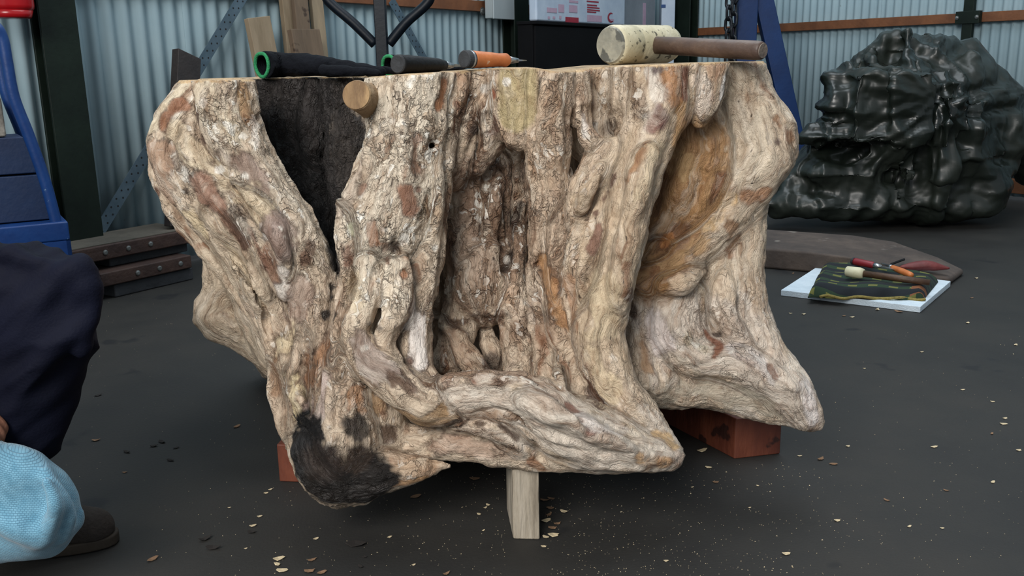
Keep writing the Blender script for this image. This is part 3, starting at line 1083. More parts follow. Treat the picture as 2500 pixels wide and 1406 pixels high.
# -------- tint: what colour the wood is where (stains, painted shading, scorched bark, scraped and smoothed stretches)
def zone_w(rows, r, soft=0.35, warp=0.35, seed=5):
    pts = np.array([list(P(a, b, c)) for a, b, c in rows], np.float32)
    rm = PR(r, *rows[0])
    dist = np.full(len(SV), 9.0, np.float32)
    if len(pts) == 1:
        dist = np.linalg.norm(SV - pts[0], axis=1)
    for q in range(len(pts) - 1):
        d = pts[q + 1] - pts[q]
        w = SV - pts[q]
        t = np.clip((w @ d) / float(d @ d), 0, 1)
        dist = np.minimum(dist, np.linalg.norm(w - t[:, None] * d, axis=1))
    x = dist / rm + WN[seed % 3] * warp
    return np.clip((1 + soft - x) / (2 * soft), 0, 1)


WN = [0.6 * fbm(SV * s, 4, sd, 0.6) + 0.8 * fbm((SG + wob) * np.array([9, 46, 46], np.float32), 3, sd + 5, 0.6) for s, sd in ((18, 51), (30, 61), (45, 71))]


def lin(*c):
    return np.array(srgb(*c)[:3], np.float32)


T = np.zeros((len(SV), 3), np.float32) + lin(206, 186, 162)
BK = np.full(len(SV), 0.35, np.float32)
CH = np.zeros(len(SV), np.float32)


def paint(rows, r, c, amt=1.0, soft=0.35, warp=0.35, bark=None, char=None, seed=0):
    global T
    w = zone_w(rows, r, soft, warp, seed) * amt
    T = T + (lin(*c) - T) * w[:, None]
    if bark is not None:
        BK[:] = BK + (bark - BK) * w
    if char is not None:
        CH[:] = CH + (char - CH) * w


# where each tint mark sits: the point of the wood that lies at that spot (found on the sculpted surface itself)
snap = surface_lookup(SV, SN, 8)


def rim(pts, r, amt, seed=0):
    global T
    w = zone_w([(x, y, snap(x, y)) for x, y in pts], r * 1.12, 0.26, 0.78, seed)
    e = np.clip(4 * w * (1 - w), 0, 1) ** 2 * amt
    T = T + (lin(74, 52, 40) - T) * e[:, None]


def stain_or_shade(pts, r, c, amt=0.88, soft=0.24, warp=0.78, bark=None, char=None, seed=0):
    g_ = 0.3 * c[0] + 0.59 * c[1] + 0.11 * c[2]
    c = tuple(q + (g_ - q) * 0.08 for q in c)
    paint([(x, y, snap(x, y)) for x, y in pts], r * 1.08, c, amt, soft, warp, bark, char, seed)


# broad: barky pale trunk and left root; smoother tan on the right; washed grey-white below
stain_or_shade([(1000, 200), (960, 450), (900, 640)], 160, (226, 210, 186), 1, bark=1.0)
stain_or_shade([(520, 210), (560, 380), (700, 600)], 120, (204, 186, 162), 1, bark=0.8)
stain_or_shade([(1250, 200), (1340, 400), (1330, 800)], 90, (208, 183, 156), 1, bark=0.75)
stain_or_shade([(1400, 300), (1400, 600)], 80, (210, 186, 160), 1, bark=0.7)
stain_or_shade([(1640, 300), (1520, 500), (1470, 800)], 95, (206, 182, 152), 1, bark=0.12)
stain_or_shade([(1850, 250), (1840, 420), (1800, 600)], 120, (208, 188, 162), 1, bark=0.15)
stain_or_shade([(760, 800), (760, 1000)], 100, (196, 173, 148), 1, bark=0.5)
stain_or_shade([(1150, 970), (1300, 1020), (1450, 1080), (1620, 1120)], 95, (218, 203, 185), 1, bark=0.12)
stain_or_shade([(1640, 780), (1800, 850), (1950, 980)], 100, (213, 197, 179), 1, bark=0.3)
stain_or_shade([(540, 640), (560, 760), (640, 850)], 110, (198, 178, 152), 1, bark=0.1)
# brown inside of the arch, gold of the right hollow
stain_or_shade([(1190, 440), (1185, 660), (1190, 900)], 115, (158, 130, 106), 1, bark=0.75)
stain_or_shade([(1100, 820), (1120, 900)], 30, (186, 158, 132), 0.8, bark=0.8)
stain_or_shade([(1690, 350), (1690, 460), (1590, 640)], 92, (166, 124, 80), 1, soft=0.2, warp=0.2, bark=0.03)
STAINS_AND_SHADE = [  # stains, some painted shading, and dark tones laid in carved holes and creases
    # left root bundle
    ([(460, 205), (400, 265), (375, 300)], 15, (222, 205, 174), 0), ([(472, 235), (440, 262), (405, 300)], 17, (150, 96, 64), 0),
    ([(500, 200), (520, 260), (560, 330)], 34, (220, 204, 176), 0.9), ([(480, 280), (495, 320), (503, 350)], 10, (78, 52, 42), 1),
    ([(590, 215), (600, 300)], 15, (172, 138, 98), 0.8), ([(618, 290), (625, 360)], 9, (238, 228, 214), 0.6),
    ([(430, 330), (470, 360), (520, 410), (545, 440)], 24, (212, 194, 164), 0.2), ([(540, 370), (610, 410), (640, 450)], 21, (152, 128, 114), 0),
    ([(410, 340), (430, 400), (460, 430)], 14, (146, 134, 121), 0.8), ([(385, 370), (390, 430), (420, 490)], 22, (174, 140, 114), 0.1),
    ([(385, 470)], 13, (124, 86, 66), 0), ([(455, 465)], 10, (52, 36, 30), 0.5), ([(490, 440), (530, 500)], 18, (158, 118, 98), 0.1),
    ([(590, 470), (640, 520)], 26, (210, 190, 158), 0.2), ([(575, 520), (600, 560)], 18, (132, 121, 109), 0.9), ([(640, 550), (645, 580)], 14, (228, 220, 212), 0.1),
    ([(690, 560), (700, 620)], 31, (152, 130, 120), 0), ([(740, 640), (760, 600)], 12, (104, 72, 52), 0.6), ([(650, 600), (680, 680)], 14, (134, 95, 72), 0.5),
    ([(690, 660), (695, 720)], 14, (230, 220, 208), 0), ([(560, 600), (600, 680), (640, 740)], 13, (220, 200, 168), 0.6), ([(745, 700), (720, 760)], 28, (176, 152, 135), 0.1),
    ([(690, 840)], 24, (214, 194, 158), 0.1), ([(720, 920), (730, 1010)], 20, (212, 192, 150), 0.2), ([(790, 850), (760, 920)], 24, (156, 110, 74), 0.2),
    ([(790, 930), (780, 1010)], 18, (194, 174, 164), 0.1), ([(540, 520), (600, 600)], 9, (120, 84, 64), 0.5), ([(610, 560), (650, 650)], 8, (126, 88, 68), 0.5),
    ([(870, 970), (880, 1010)], 22, (166, 118, 80), 0.2), ([(470, 520), (500, 570)], 14, (214, 192, 154), 0.1), ([(668, 880), (672, 950)], 13, (158, 122, 92), 0.3),
    # trunk
    ([(1085, 205), (1072, 265)], 14, (178, 108, 56), 0), ([(1112, 255), (1105, 320)], 10, (146, 90, 60), 0.5), ([(1203, 232)], 10, (164, 82, 46), 0),
    ([(1170, 280), (1150, 310)], 30, (112, 84, 64), 1), ([(1155, 315)], 13, (62, 46, 37), 1), ([(1215, 290), (1205, 320)], 10, (116, 67, 48), 0.5),
    ([(960, 335), (940, 370)], 12, (140, 102, 76), 0), ([(1012, 345), (1010, 410)], 16, (132, 90, 64), 0), ([(1022, 385)], 8, (88, 57, 42), 0),
    ([(990, 465), (1005, 510)], 16, (138, 84, 56), 0), ([(1020, 465)], 8, (104, 66, 48), 0), ([(895, 455)], 17, (166, 130, 108), 0),
    ([(905, 555), (925, 590)], 14, (150, 94, 58), 0), ([(965, 600)], 23, (76, 56, 45), 0.8), ([(850, 600), (850, 640)], 13, (136, 96, 76), 0.3),
    ([(860, 560)], 16, (204, 201, 166), 0.1), ([(905, 330), (860, 470), (832, 520)], 14, (208, 190, 170), 0.1), ([(1130, 190), (1140, 240)], 26, (170, 134, 104), 1),
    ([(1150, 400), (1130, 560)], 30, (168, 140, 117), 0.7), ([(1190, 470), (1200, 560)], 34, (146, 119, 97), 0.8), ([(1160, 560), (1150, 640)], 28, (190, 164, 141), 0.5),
    ([(1285, 400), (1270, 500), (1245, 600)], 6, (62, 45, 37), 0.5), ([(1240, 620), (1235, 660)], 11, (60, 46, 38), 0.5), ([(1110, 790), (1200, 770), (1260, 760)], 17, (112, 85, 66), 0.8),  # dark tone along the slit; last entry paints the ledge's shadow in brown
    ([(1240, 700), (1260, 760)], 20, (214, 188, 162), 0.9), ([(1330, 640), (1345, 720), (1375, 790)], 15, (186, 136, 88), 0), ([(1015, 720), (1010, 790), (1020, 880)], 22, (226, 216, 207), 0),
    ([(985, 670)], 10, (188, 126, 86), 0), ([(860, 680), (860, 740)], 22, (220, 201, 170), 0.5), ([(880, 830), (930, 890)], 28, (174, 156, 144), 0),
    ([(1000, 880)], 11, (104, 70, 53), 0), ([(960, 930), (1000, 950)], 17, (106, 81, 64), 0.1), ([(930, 980), (1000, 1020), (1080, 1010)], 25, (174, 138, 98), 0),
    ([(945, 1060)], 17, (78, 54, 40), 0), ([(960, 1150), (1050, 1140)], 24, (192, 162, 131), 0.4), ([(950, 1190), (1040, 1165)], 9, (198, 150, 102), 0), ([(1200, 880), (1210, 900)], 18, (78, 58, 46), 0.5),
    ([(1055, 358)], 11, (34, 25, 20), 0.5), ([(900, 790), (930, 800)], 12, (120, 108, 98), 0.9), ([(940, 600), (945, 640)], 8, (120, 84, 64), 0.4),
    # bottom root
    ([(1160, 930), (1190, 945)], 9, (146, 94, 68), 0), ([(1130, 960), (1250, 970), (1340, 1010)], 34, (222, 208, 190), 0.05), ([(1380, 990), (1420, 1010), (1440, 1050)], 11, (136, 92, 76), 0.1),
    ([(1430, 1020), (1520, 1060)], 20, (230, 220, 210), 0.1), ([(1560, 1120), (1620, 1130)], 16, (196, 154, 108), 0.1), ([(1440, 950), (1470, 980)], 15, (98, 66, 52), 0.6),
    ([(1110, 1030), (1180, 1035)], 8, (78, 57, 43), 0.2), ([(1220, 1040), (1260, 1070)], 7, (74, 52, 40), 0.2), ([(1300, 1125), (1320, 1140)], 10, (160, 112, 76), 0), ([(1060, 1080), (1180, 1100)], 22, (196, 168, 146), 0.1),
    # right side
    ([(1330, 200), (1330, 420)], 34, (214, 187, 158), 0.6), ([(1320, 190), (1310, 300)], 4, (58, 43, 34), 0.4), ([(1440, 180), (1480, 260)], 22, (176, 147, 118), 0.7),
    ([(1485, 310)], 24, (90, 66, 47), 0.7), ([(1455, 300)], 9, (52, 38, 30), 0.5), ([(1530, 180), (1560, 260)], 22, (150, 123, 97), 0.6), ([(1425, 280), (1430, 330)], 7, (240, 232, 222), 0.3),
    ([(1590, 170), (1610, 230)], 18, (224, 211, 196), 0.1), ([(1640, 180), (1645, 240)], 30, (168, 114, 68), 0.1), ([(1605, 165)], 14, (82, 62, 62), 0), ([(1672, 175), (1668, 240)], 8, (114, 66, 46), 0),
    ([(1615, 280)], 19, (156, 134, 128), 0), ([(1600, 300), (1590, 312)], 15, (136, 92, 82), 0), ([(1660, 280), (1650, 340)], 22, (188, 143, 92), 0),
    ([(1720, 200), (1715, 270)], 22, (224, 206, 188), 0.6), ([(1740, 165)], 22, (190, 150, 116), 0.2), ([(1768, 190), (1765, 240)], 8, (248, 243, 236), 0.2),
    ([(1582, 360), (1535, 440)], 13, (166, 120, 80), 0), ([(1602, 370), (1565, 480)], 17, (210, 188, 155), 0), ([(1500, 430), (1455, 520)], 10, (116, 86, 72), 0.3), ([(1460, 560), (1440, 610)], 10, (130, 88, 70), 0.1),
    ([(1830, 280), (1860, 400)], 52, (212, 194, 168), 0.15), ([(1895, 290), (1925, 340)], 10, (148, 106, 72), 0.1), ([(1898, 347)], 10, (98, 79, 72), 0), ([(1820, 480), (1870, 470)], 16, (162, 114, 78), 0.1),
    ([(1780, 550), (1790, 590)], 14, (146, 108, 76), 0.2), ([(1790, 620)], 15, (158, 116, 86), 0.1), ([(1590, 780), (1620, 830)], 24, (218, 204, 197), 0.1), ([(1660, 690)], 20, (210, 183, 152), 0.1),
    ([(1680, 830), (1720, 850)], 16, (190, 178, 155), 0.9), ([(1725, 810), (1762, 840), (1745, 870)], 8, (136, 74, 42), 0), ([(1752, 815)], 9, (44, 33, 29), 0),
    ([(1800, 860), (1880, 920)], 24, (216, 204, 194), 0.8), ([(1880, 900), (1890, 920)], 9, (126, 92, 72), 0), ([(1960, 950), (1985, 1020)], 20, (226, 216, 210), 0.1),
    ([(1640, 955), (1760, 955), (1880, 1003)], 32, (184, 172, 152), 0), ([(1535, 720), (1545, 760)], 15, (90, 64, 49), 0.4), ([(1560, 840), (1580, 900)], 18, (166, 130, 96), 0.1),
    ([(1680, 400)], 34, (190, 152, 104), 0), ([(1760, 430), (1740, 480)], 16, (122, 82, 56), 0), ([(1650, 560), (1620, 590)], 26, (118, 78, 48), 0), ([(1640, 580), (1560, 660)], 14, (180, 118, 66), 0),  # gradual shading of the hollow painted in: pale middle, dark lower part
    ([(1620, 440), (1600, 520)], 18, (132, 92, 58), 0), ([(1720, 590), (1620, 660)], 18, (180, 142, 98), 0), ([(1790, 480), (1740, 550)], 20, (196, 160, 112), 0),
    ([(1395, 690), (1400, 800)], 14, (176, 136, 104), 0.2), ([(1480, 700), (1480, 800)], 30, (206, 184, 150), 0), ([(1530, 650), (1520, 720)], 10, (150, 112, 84), 0),
    ([(1440, 860), (1490, 960)], 26, (214, 192, 158), 0), ([(1600, 1060), (1640, 1090)], 12, (206, 170, 122), 0),
]
for q, (pts, r, c, bkv) in enumerate(STAINS_AND_SHADE):
    stain_or_shade(pts, r, c, bark=bkv, seed=q)
    if bkv <= 0.2 and r < 32:
        rim(pts, r, 0.62 if pts[0][0] < 1130 else 0.3, q)
stain_or_shade([(1264, 185), (1262, 270)], 46, (190, 170, 126), 1, soft=0.12, warp=0.12, bark=0.15)
# scorched bark in the cleft, charred end
paint([(650, 190, 1.86), (760, 190, 1.84), (860, 200, 1.82)], 84, (58, 51, 46), 1, soft=0.12, warp=0.15, char=1.0, bark=1)
paint([(720, 260, 1.86), (760, 400, 1.85), (815, 560, 1.82)], 125, (42, 37, 35), 1, soft=0.15, warp=0.2, char=1.0, bark=1)
paint([(850, 300, 1.80), (862, 440, 1.80)], 50, (56, 50, 46), 1, soft=0.2, char=1.0, bark=1)
paint([(680, 340, 1.84), (730, 470, 1.84), (800, 590, 1.80)], 66, (13, 12, 13), 1, soft=0.3, warp=0.5, char=1)
paint([(812, 560, 1.78), (818, 640, 1.68)], 40, (20, 17, 16), 1, soft=0.3, char=1)
for x, y, r in ((815, 645, 15), (812, 700, 9), (812, 725, 13), (790, 765, 11), (808, 772, 12)):
    stain_or_shade([(x, y)], r, (32, 24, 20), 0.95, warp=0.8, char=0.8)
stain_or_shade([(748, 1085), (760, 1160)], 66, (22, 19, 18), 1, soft=0.12, warp=0.35, char=1)
stain_or_shade([(800, 1190), (890, 1180)], 66, (32, 26, 22), 1, soft=0.12, warp=0.3, char=1)
stain_or_shade([(800, 1125)], 52, (56, 45, 39), 1, soft=0.3, warp=0.4, char=0.9)
stain_or_shade([(868, 1120)], 36, (60, 46, 36), 1, soft=0.2, warp=0.4, char=0.9)
stain_or_shade([(868, 1048)], 28, (50, 40, 33), 0.95, soft=0.2, warp=0.6, char=0.8)
# fresh pale chips here and there
for x, y, r in ((500, 250, 8), (540, 415, 9), (560, 425, 7), (600, 430, 8), (890, 850, 9), (985, 580, 10), (1000, 205, 13), (960, 295, 10), (945, 325, 8), (1050, 560, 8), (1060, 605, 8),
                (1030, 180, 8), (1110, 190, 7), (1235, 200, 8), (680, 560, 8), (690, 580, 6), (1232, 632, 6), (1440, 245, 6), (1280, 740, 8), (940, 560, 7), (1180, 215, 9)):
    stain_or_shade([(x, y)], r, (240, 233, 220), 0.95, soft=0.2, warp=0.8, bark=0.2)
# the sawn face
sw = topm.astype(np.float32) * (SN[:, 2] > 0.35)
T = T * (1 - sw[:, None]) + lin(206, 176, 134) * sw[:, None]
BK *= 1 - sw
CH *= 1 - sw

amp = (0.30 + 0.75 * BK) * (1 - 0.8 * sw)
disp = (0.0048 * rid + 0.0022 * rid2) * amp + 0.0040 * lump * (1 - sw) - 0.010 * pit * BK * (1 - sw)
SV2 = SV + SN * disp[:, None]
SV2[:, 2] = np.minimum(SV2[:, 2], ztop(SV2[:, 0]))
stump = thing('tree_stump', 'huge pale gnarled tree stump with twisted roots and sawn flat top', 'tree stump', (0.0, 2.0, 0.1))
WOODM = wood_material()
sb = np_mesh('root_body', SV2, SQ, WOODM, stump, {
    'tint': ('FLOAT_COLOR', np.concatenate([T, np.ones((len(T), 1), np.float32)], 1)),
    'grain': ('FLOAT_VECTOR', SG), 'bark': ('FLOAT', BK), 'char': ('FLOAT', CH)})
# sawn branch stub
m_end = mat('stub_end_grain', srgb(138, 110, 76), srgb(164, 134, 94), 26, 0.75, bump=0.5, bscale=90, stretch=(1, 1, 0.25), c3=srgb(112, 86, 58))
a, c = P(930, 258, 1.73), P(870, 232, 1.60)
ax = (c - a).normalized()
rr = PR(37, 868, 232, 1.6)
ln = (c - a).length
st_o = mesh_obj('branch_stub', lathe(a, ax, [(0, rr * 1.5), (ln * 0.5, rr * 1.15), (ln * 0.86, rr * 1.02), (ln * 0.97, rr), (ln, rr * 0.95)], 40), mat('stub_bark', srgb(120, 94, 66), srgb(160, 134, 100), 20, 0.8, bump=0.8, bscale=70), stump, smooth=True)
tag(st_o, 'short sawn-off branch stub with pale round cut face')
mesh_obj('stub_cut_face', lathe(a + ax * (ln - 0.001), ax, [(0, rr * 0.96), (0.003, rr * 0.93)], 40), m_end, st_o)
print('STUMP', len(SV), len(SQ))
# ================================================================== BLOCKS UNDER THE STUMP
m_grey_wood = mat('weathered_wood', srgb(112, 102, 88), srgb(182, 172, 156), 34, 0.85, bump=1.0, bscale=80, stretch=(1, 1, 0.10), c3=srgb(160, 149, 132))
m_red_wood = mat('red_hardwood', srgb(80, 38, 27), srgb(116, 62, 42), 14, 0.6, bump=0.4, bscale=50, stretch=(1, 1, 0.3), c3=srgb(96, 48, 33), speck=(srgb(52, 26, 20), 20, 0.60))


def block(name, label, base4, h, m, top_in=0.0, grp=None):
    b = [Vector(p) for p in base4]
    c = sum(b, Vector()) / 4
    t = [p + (c - p) * top_in + Vector((0, 0, h)) for p in b]
    o = mesh_obj(name, hexa(b + t), m, bevel=0.003)
    return tag(o, label, 'wood block', grp)


f1, f2 = FL(1253, 1316), FL(1318, 1318)
dr = (f2 - f1).normalized()
bk = Vector((-0.10, 0.995, 0)).normalized()
block('wood_block', 'weathered grey timber block standing on end under the front root', [f1, f2, f2 + bk * 0.12, f1 + bk * 0.12], 0.138, m_grey_wood)
r1, r2 = FL(1793, 1121), FL(1905, 1108)
bk2 = (FL(1662, 1052) - r1).normalized()
block('wood_block', 'reddish hardwood block lying under the right-hand root', [r1, r2, r2 + bk2 * 0.34, r1 + bk2 * 0.34], 0.095, m_red_wood)
l1, l2 = FL(682, 1176), FL(790, 1180)
block('wood_block', 'reddish hardwood block half hidden behind the charred left root', [l1, l2, l2 + Vector((0.02, 0.16, 0)), l1 + Vector((0.02, 0.16, 0))], 0.085, m_red_wood)

# ================================================================== TOOLS ON THE STUMP
def zt(x):
    return float(ztop(np.array([x]))[0])


# mallet with a pale nylon head
m_nylon = mat('worn_nylon', srgb(176, 168, 138), srgb(206, 200, 176), 14, 0.55, bump=0.2, bscale=60, c3=srgb(194, 186, 158), speck=(srgb(92, 88, 72), 75, 0.61))
m_nylon_face = mat('worn_nylon_face', srgb(126, 124, 112), srgb(170, 166, 148), 18, 0.6, bump=0.25, bscale=50, speck=(srgb(84, 84, 78), 30, 0.58))
m_handle = mat('dark_handle_wood', srgb(66, 50, 42), srgb(96, 76, 62), 20, 0.5, bump=0.25, bscale=60, stretch=(0.2, 1, 1), c3=srgb(80, 62, 52))
m_handle_end = mat('handle_end_grain', srgb(96, 86, 78), srgb(130, 118, 106), 30, 0.7, bump=0.4, bscale=80)
hr = PR(48, 1550, 110, 1.80)
a = P(1488, 112, 1.80); a.z = zt(a.x) + hr + 0.001
b = P(1632, 112, 1.93); b.z = zt(b.x) + hr + 0.001
mal = thing('carving_mallet', 'carving mallet with fat pale nylon head and dark wooden handle on the stump', 'mallet', (a.x, a.y, zt(a.x)))
ax = (b - a).normalized(); L_ = (b - a).length
mesh_obj('head', lathe(a, ax, [(0.004, hr * 0.93), (0.012, hr), (L_ * 0.33, hr * 1.0), (L_ * 0.34, hr * 0.985), (L_ * 0.35, hr), (L_ - 0.012, hr), (L_, hr * 0.9)], 48), m_nylon, mal, smooth=True)
mesh_obj('striking_face', lathe(a, ax, [(0.0, hr * 0.86), (0.0045, hr * 0.935)], 48), m_nylon_face, mal)
h0 = (a + b) / 2 + ax * 0.012
h1 = P(1862, 124, 1.66)
hd = (h1 - h0); hd.z += 0.0; hl = hd.length; hd.normalize()
hr2 = PR(23, 1840, 124, 1.66)
mesh_obj('handle', lathe(h0, hd, [(0.0, hr2 * 1.0), (hl * 0.5, hr2 * 1.02), (hl - 0.012, hr2 * 1.02), (hl - 0.004, hr2 * 0.97), (hl, hr2 * 0.86)], 32), m_handle, mal, smooth=True)
mesh_obj('handle_end', lathe(h0 + hd * hl, hd, [(-0.001, hr2 * 0.80), (0.0015, hr2 * 0.76)], 32), m_handle_end, mal)

# gloves
m_glove = mat('black_glove', srgb(10, 12, 17), srgb(17, 19, 25), 18, 0.9, bump=0.4, bscale=120, spec=0.12)
m_green_hem = mat('green_hem', srgb(20, 110, 66), srgb(34, 136, 84), 60, 0.8, bump=0.5, bscale=400)


def glove(label, cuff, ends, zlift=0.0, hem_r=None):
    """cuff: (px, py, Y, half-height px); ends: rows of (px, py, Y, r px)"""
    c = P(*cuff[:3])
    o = thing('work_glove', label, 'glove', (c.x, c.y, zt(c.x)), 'pair of black gloves on the stump')
    st = [px_stroke(r, k=0.012, ys=0.75) for r in ends]
    allp = np.concatenate([s.p for s in st])
    lo, hi = allp.min(0) - 0.06, allp.max(0) + 0.06

    def cutbase(D, ax):
        Z = ztop(ax[0])[:, None, None] + 0.0008 - ax[2][None, None, :]
        np.maximum(D, Z, out=D)
        # open cuff: hollow
        cc = np.array(c, np.float32)
        rr_ = PR(cuff[3] - 6, *cuff[:3])
        dx_ = ax[0][:, None, None] - cc[0]
        dy_ = ax[1][None, :, None] - cc[1]
        al = dx_ * 0.55 + dy_ * 0.835                      # along the sleeve, away from the opening
        la = dx_ * 0.835 - dy_ * 0.55
        rad = np.sqrt((la / 0.80) ** 2 + (ax[2][None, None, :] - cc[2]) ** 2)
        np.maximum(D, -np.maximum(rad - rr_, al - 0.05), out=D)
        np.maximum(D, -al - 0.002, out=D)

    V, Q = sculpt(st, lo, hi, 0.0022, post=cutbase)
    V = relax(V, Q, 2)
    n = vert_normals(V, Q)
    V = V + n * (0.0022 * fbm(V * np.array([45, 30, 60]), 2, 5))[:, None]
    V[:, 2] = np.maximum(V[:, 2], ztop(V[:, 0]) + 0.0005)
    np_mesh('glove_body', V, Q, m_glove, o)
    R_ = PR(cuff[3] - 2, *cuff[:3])
    loop = []
    for k in range(28):
        th = 2 * math.pi * k / 28
        z = c.z + R_ * math.sin(th) * (1.0 + 0.06 * math.sin(3 * th))
        la_ = 0.82 * R_ * math.cos(th)
        loop.append(Vector((c.x + 0.835 * la_ - 0.002, c.y - 0.55 * la_ - 0.003, max(z, zt(c.x) + 0.003))))
    mesh_obj('cuff_hem', tube(loop, 0.0036, 8, closed=True), m_green_hem, o, smooth=True)
    return o


glove('black work glove lying flat with open green-edged cuff, nearest the stump left edge', (643, 158, 1.84, 30),
      [[(640, 158, 1.82, 30), (672, 158, 1.88, 30), (730, 158, 1.88, 27), (800, 163, 1.85, 24), (870, 172, 1.86, 17), (930, 177, 1.87, 12)],
       [(780, 162, 1.88, 18), (860, 166, 1.90, 15), (930, 172, 1.92, 11), (960, 174, 1.93, 9)],
       [(790, 172, 1.80, 15), (870, 176, 1.80, 13), (920, 180, 1.80, 9)],
       [(740, 150, 1.90, 14), (800, 150, 1.94, 11), (850, 158, 1.96, 9)]])
glove('black work glove with green-edged cuff lying behind the dark chisel handle', (952, 160, 2.0, 26),
      [[(948, 160, 1.98, 27), (972, 160, 2.02, 26), (1005, 158, 2.0, 22), (1060, 165, 2.0, 15), (1110, 170, 2.0, 10)],
       [(1010, 166, 2.05, 16), (1080, 168, 2.06, 12), (1130, 170, 2.06, 8)],
       [(1010, 168, 1.95, 14), (1060, 172, 1.94, 11)]])

# chisels
m_blkhandle = mat('black_chisel_handle', srgb(12, 13, 15), srgb(20, 21, 23), 30, 0.6, bump=0.15, bscale=120, spec=0.2)
m_blkcap = mat('scuffed_cap', srgb(26, 27, 29), srgb(52, 54, 57), 30, 0.8, bump=0.3, bscale=90)
m_steel = mat('tool_steel', srgb(140, 146, 150), srgb(180, 184, 186), 30, 0.3, metal=0.9, bump=0.05)
m_orange = mat('orange_handle', srgb(176, 98, 48), srgb(200, 120, 66), 20, 0.45, bump=0.12, bscale=60, speck=(srgb(214, 196, 170), 46, 0.69))


def chisel(name, label, p0, p1, prof, parts_m, group=None, blade=None, cap=None, ring=None):
    """p0 butt, p1 front of handle; prof: (fraction, radius px@p0)"""
    o = thing(name, label, 'chisel', (p0.x, p0.y, p0.z), group)
    ax = (p1 - p0).normalized(); L = (p1 - p0).length
    mesh_obj('handle', lathe(p0, ax, [(f * L, r) for f, r in prof], 28), parts_m[0], o, smooth=True)
    if cap:
        mesh_obj('end_cap', lathe(p0 - ax * cap[0], ax, [(0, cap[1] * 0.9), (0.002, cap[1]), (cap[0] + 0.001, cap[1])], 28), parts_m[1], o)
    if ring:
        for fr, rr in ring:
            mesh_obj('metal_ring', lathe(p0 + ax * (fr * L), ax, [(0, rr), (0.004, rr)], 28), m_steel, o)
    if blade:
        bl, bw, bt, br = blade
        side = ax.cross(Vector((0, 0, 1))).normalized()
        up = side.cross(ax)
        s0 = p1
        mesh_obj('ferrule', lathe(p1 - ax * 0.002, ax, [(0, br), (0.012, br * 0.85), (0.03, br * 0.5)], 20), m_steel, o, smooth=True)
        n = 8
        v, f = [], []
        for i in range(n + 1):
            t = i / n
            w = bw * (0.45 + 0.55 * min(1, t * 2)); h = bt * (1 - 0.75 * t)
            c = s0 + ax * (0.02 + bl * t)
            v += [c - side * w - up * h, c + side * w - up * h, c + side * w + up * h, c - side * w + up * h]
        for i in range(n):
            for k in range(4):
                f.append([i * 4 + k, i * 4 + (k + 1) % 4, i * 4 + 4 + (k + 1) % 4, i * 4 + 4 + k])
        f += [[3, 2, 1, 0], [n * 4, n * 4 + 1, n * 4 + 2, n * 4 + 3]]
        mesh_obj('blade', (v, f), m_steel, o)
    return o


p0 = P(972, 160, 1.66); r0 = PR(23, 972, 160, 1.66); p0.z = zt(p0.x) + r0 + 0.0012
p1 = P(1085, 168, 1.78); p1.z = zt(p1.x) + r0 * 0.62 + 0.001
chisel('wood_chisel', 'chisel with black tapered handle lying on the stump over a glove', p0, p1,
       [(0, r0 * 0.97), (0.06, r0), (0.4, r0 * 0.92), (0.85, r0 * 0.75), (1.0, r0 * 0.55)], (m_blkhandle, m_blkcap), 'chisels on the stump',
       blade=(0.06, 0.006, 0.003, r0 * 0.5), cap=(0.003, r0 * 0.98))
p0 = P(1150, 152, 1.70); r0 = PR(21, 1140, 152, 1.70); p0.z = zt(p0.x) + r0 + 0.003
p1 = P(1240, 154, 1.77); p1.z = zt(p1.x) + r0 * 0.80 + 0.002
chisel('wood_chisel', 'chisel with orange handle and black end cap lying on the stump', p0, p1,
       [(0, r0 * 0.98), (0.05, r0), (0.45, r0 * 0.9), (0.75, r0 * 0.78), (0.93, r0 * 0.82), (1.0, r0 * 0.6)], (m_orange, m_blkcap), 'chisels on the stump',
       blade=(0.025, 0.007, 0.002, r0 * 0.5), cap=(0.018, r0 * 1.02), ring=[(-0.06, r0 * 1.035)])

# ================================================================== LEFT: TIMBERS ALONG THE WALL
m_old_timber = mat('old_red_timber', srgb(46, 30, 26), srgb(66, 46, 38), 9, 0.75, bump=0.4, bscale=40, stretch=(1, 1, 1))
m_dust_timber = mat('dusty_timber', srgb(72, 68, 60), srgb(96, 90, 80), 6, 0.9, bump=0.3, bscale=50)
m_dark_beam = mat('dark_beam', srgb(34, 36, 40), srgb(50, 52, 56), 8, 0.75, bump=0.3, bscale=40)
fA = FL(282, 727); fB = FL(498, 686)
offF = (fA - LW0).dot(LWN)
sA = (fA - LW0).dot(LWD)
sE = (fB - LW0).dot(LWD)


def timber(label, s0, s1, o0, o1, z0, z1, m, bolts=0, grp='stacked timbers by the wall'):
    o = thing('old_timber', label, 'timber beam', LWxyz((s0 + s1) / 2, (o0 + o1) / 2, z0), grp)
    wall_bar('beam', LWxyz, s0, s1, o0, o1 - o0, z0, z1, m, o, 0.006)
    for i in range(bolts):
        s = s0 + 0.16 + i * 0.10
        p = LWxyz(s, o1, (z0 + z1) / 2)
        mesh_obj('bolt_head', lathe(p, LWN, [(0, 0.011), (0.003, 0.010), (0.0045, 0.006)], 10), m_bolt, o)
    return o


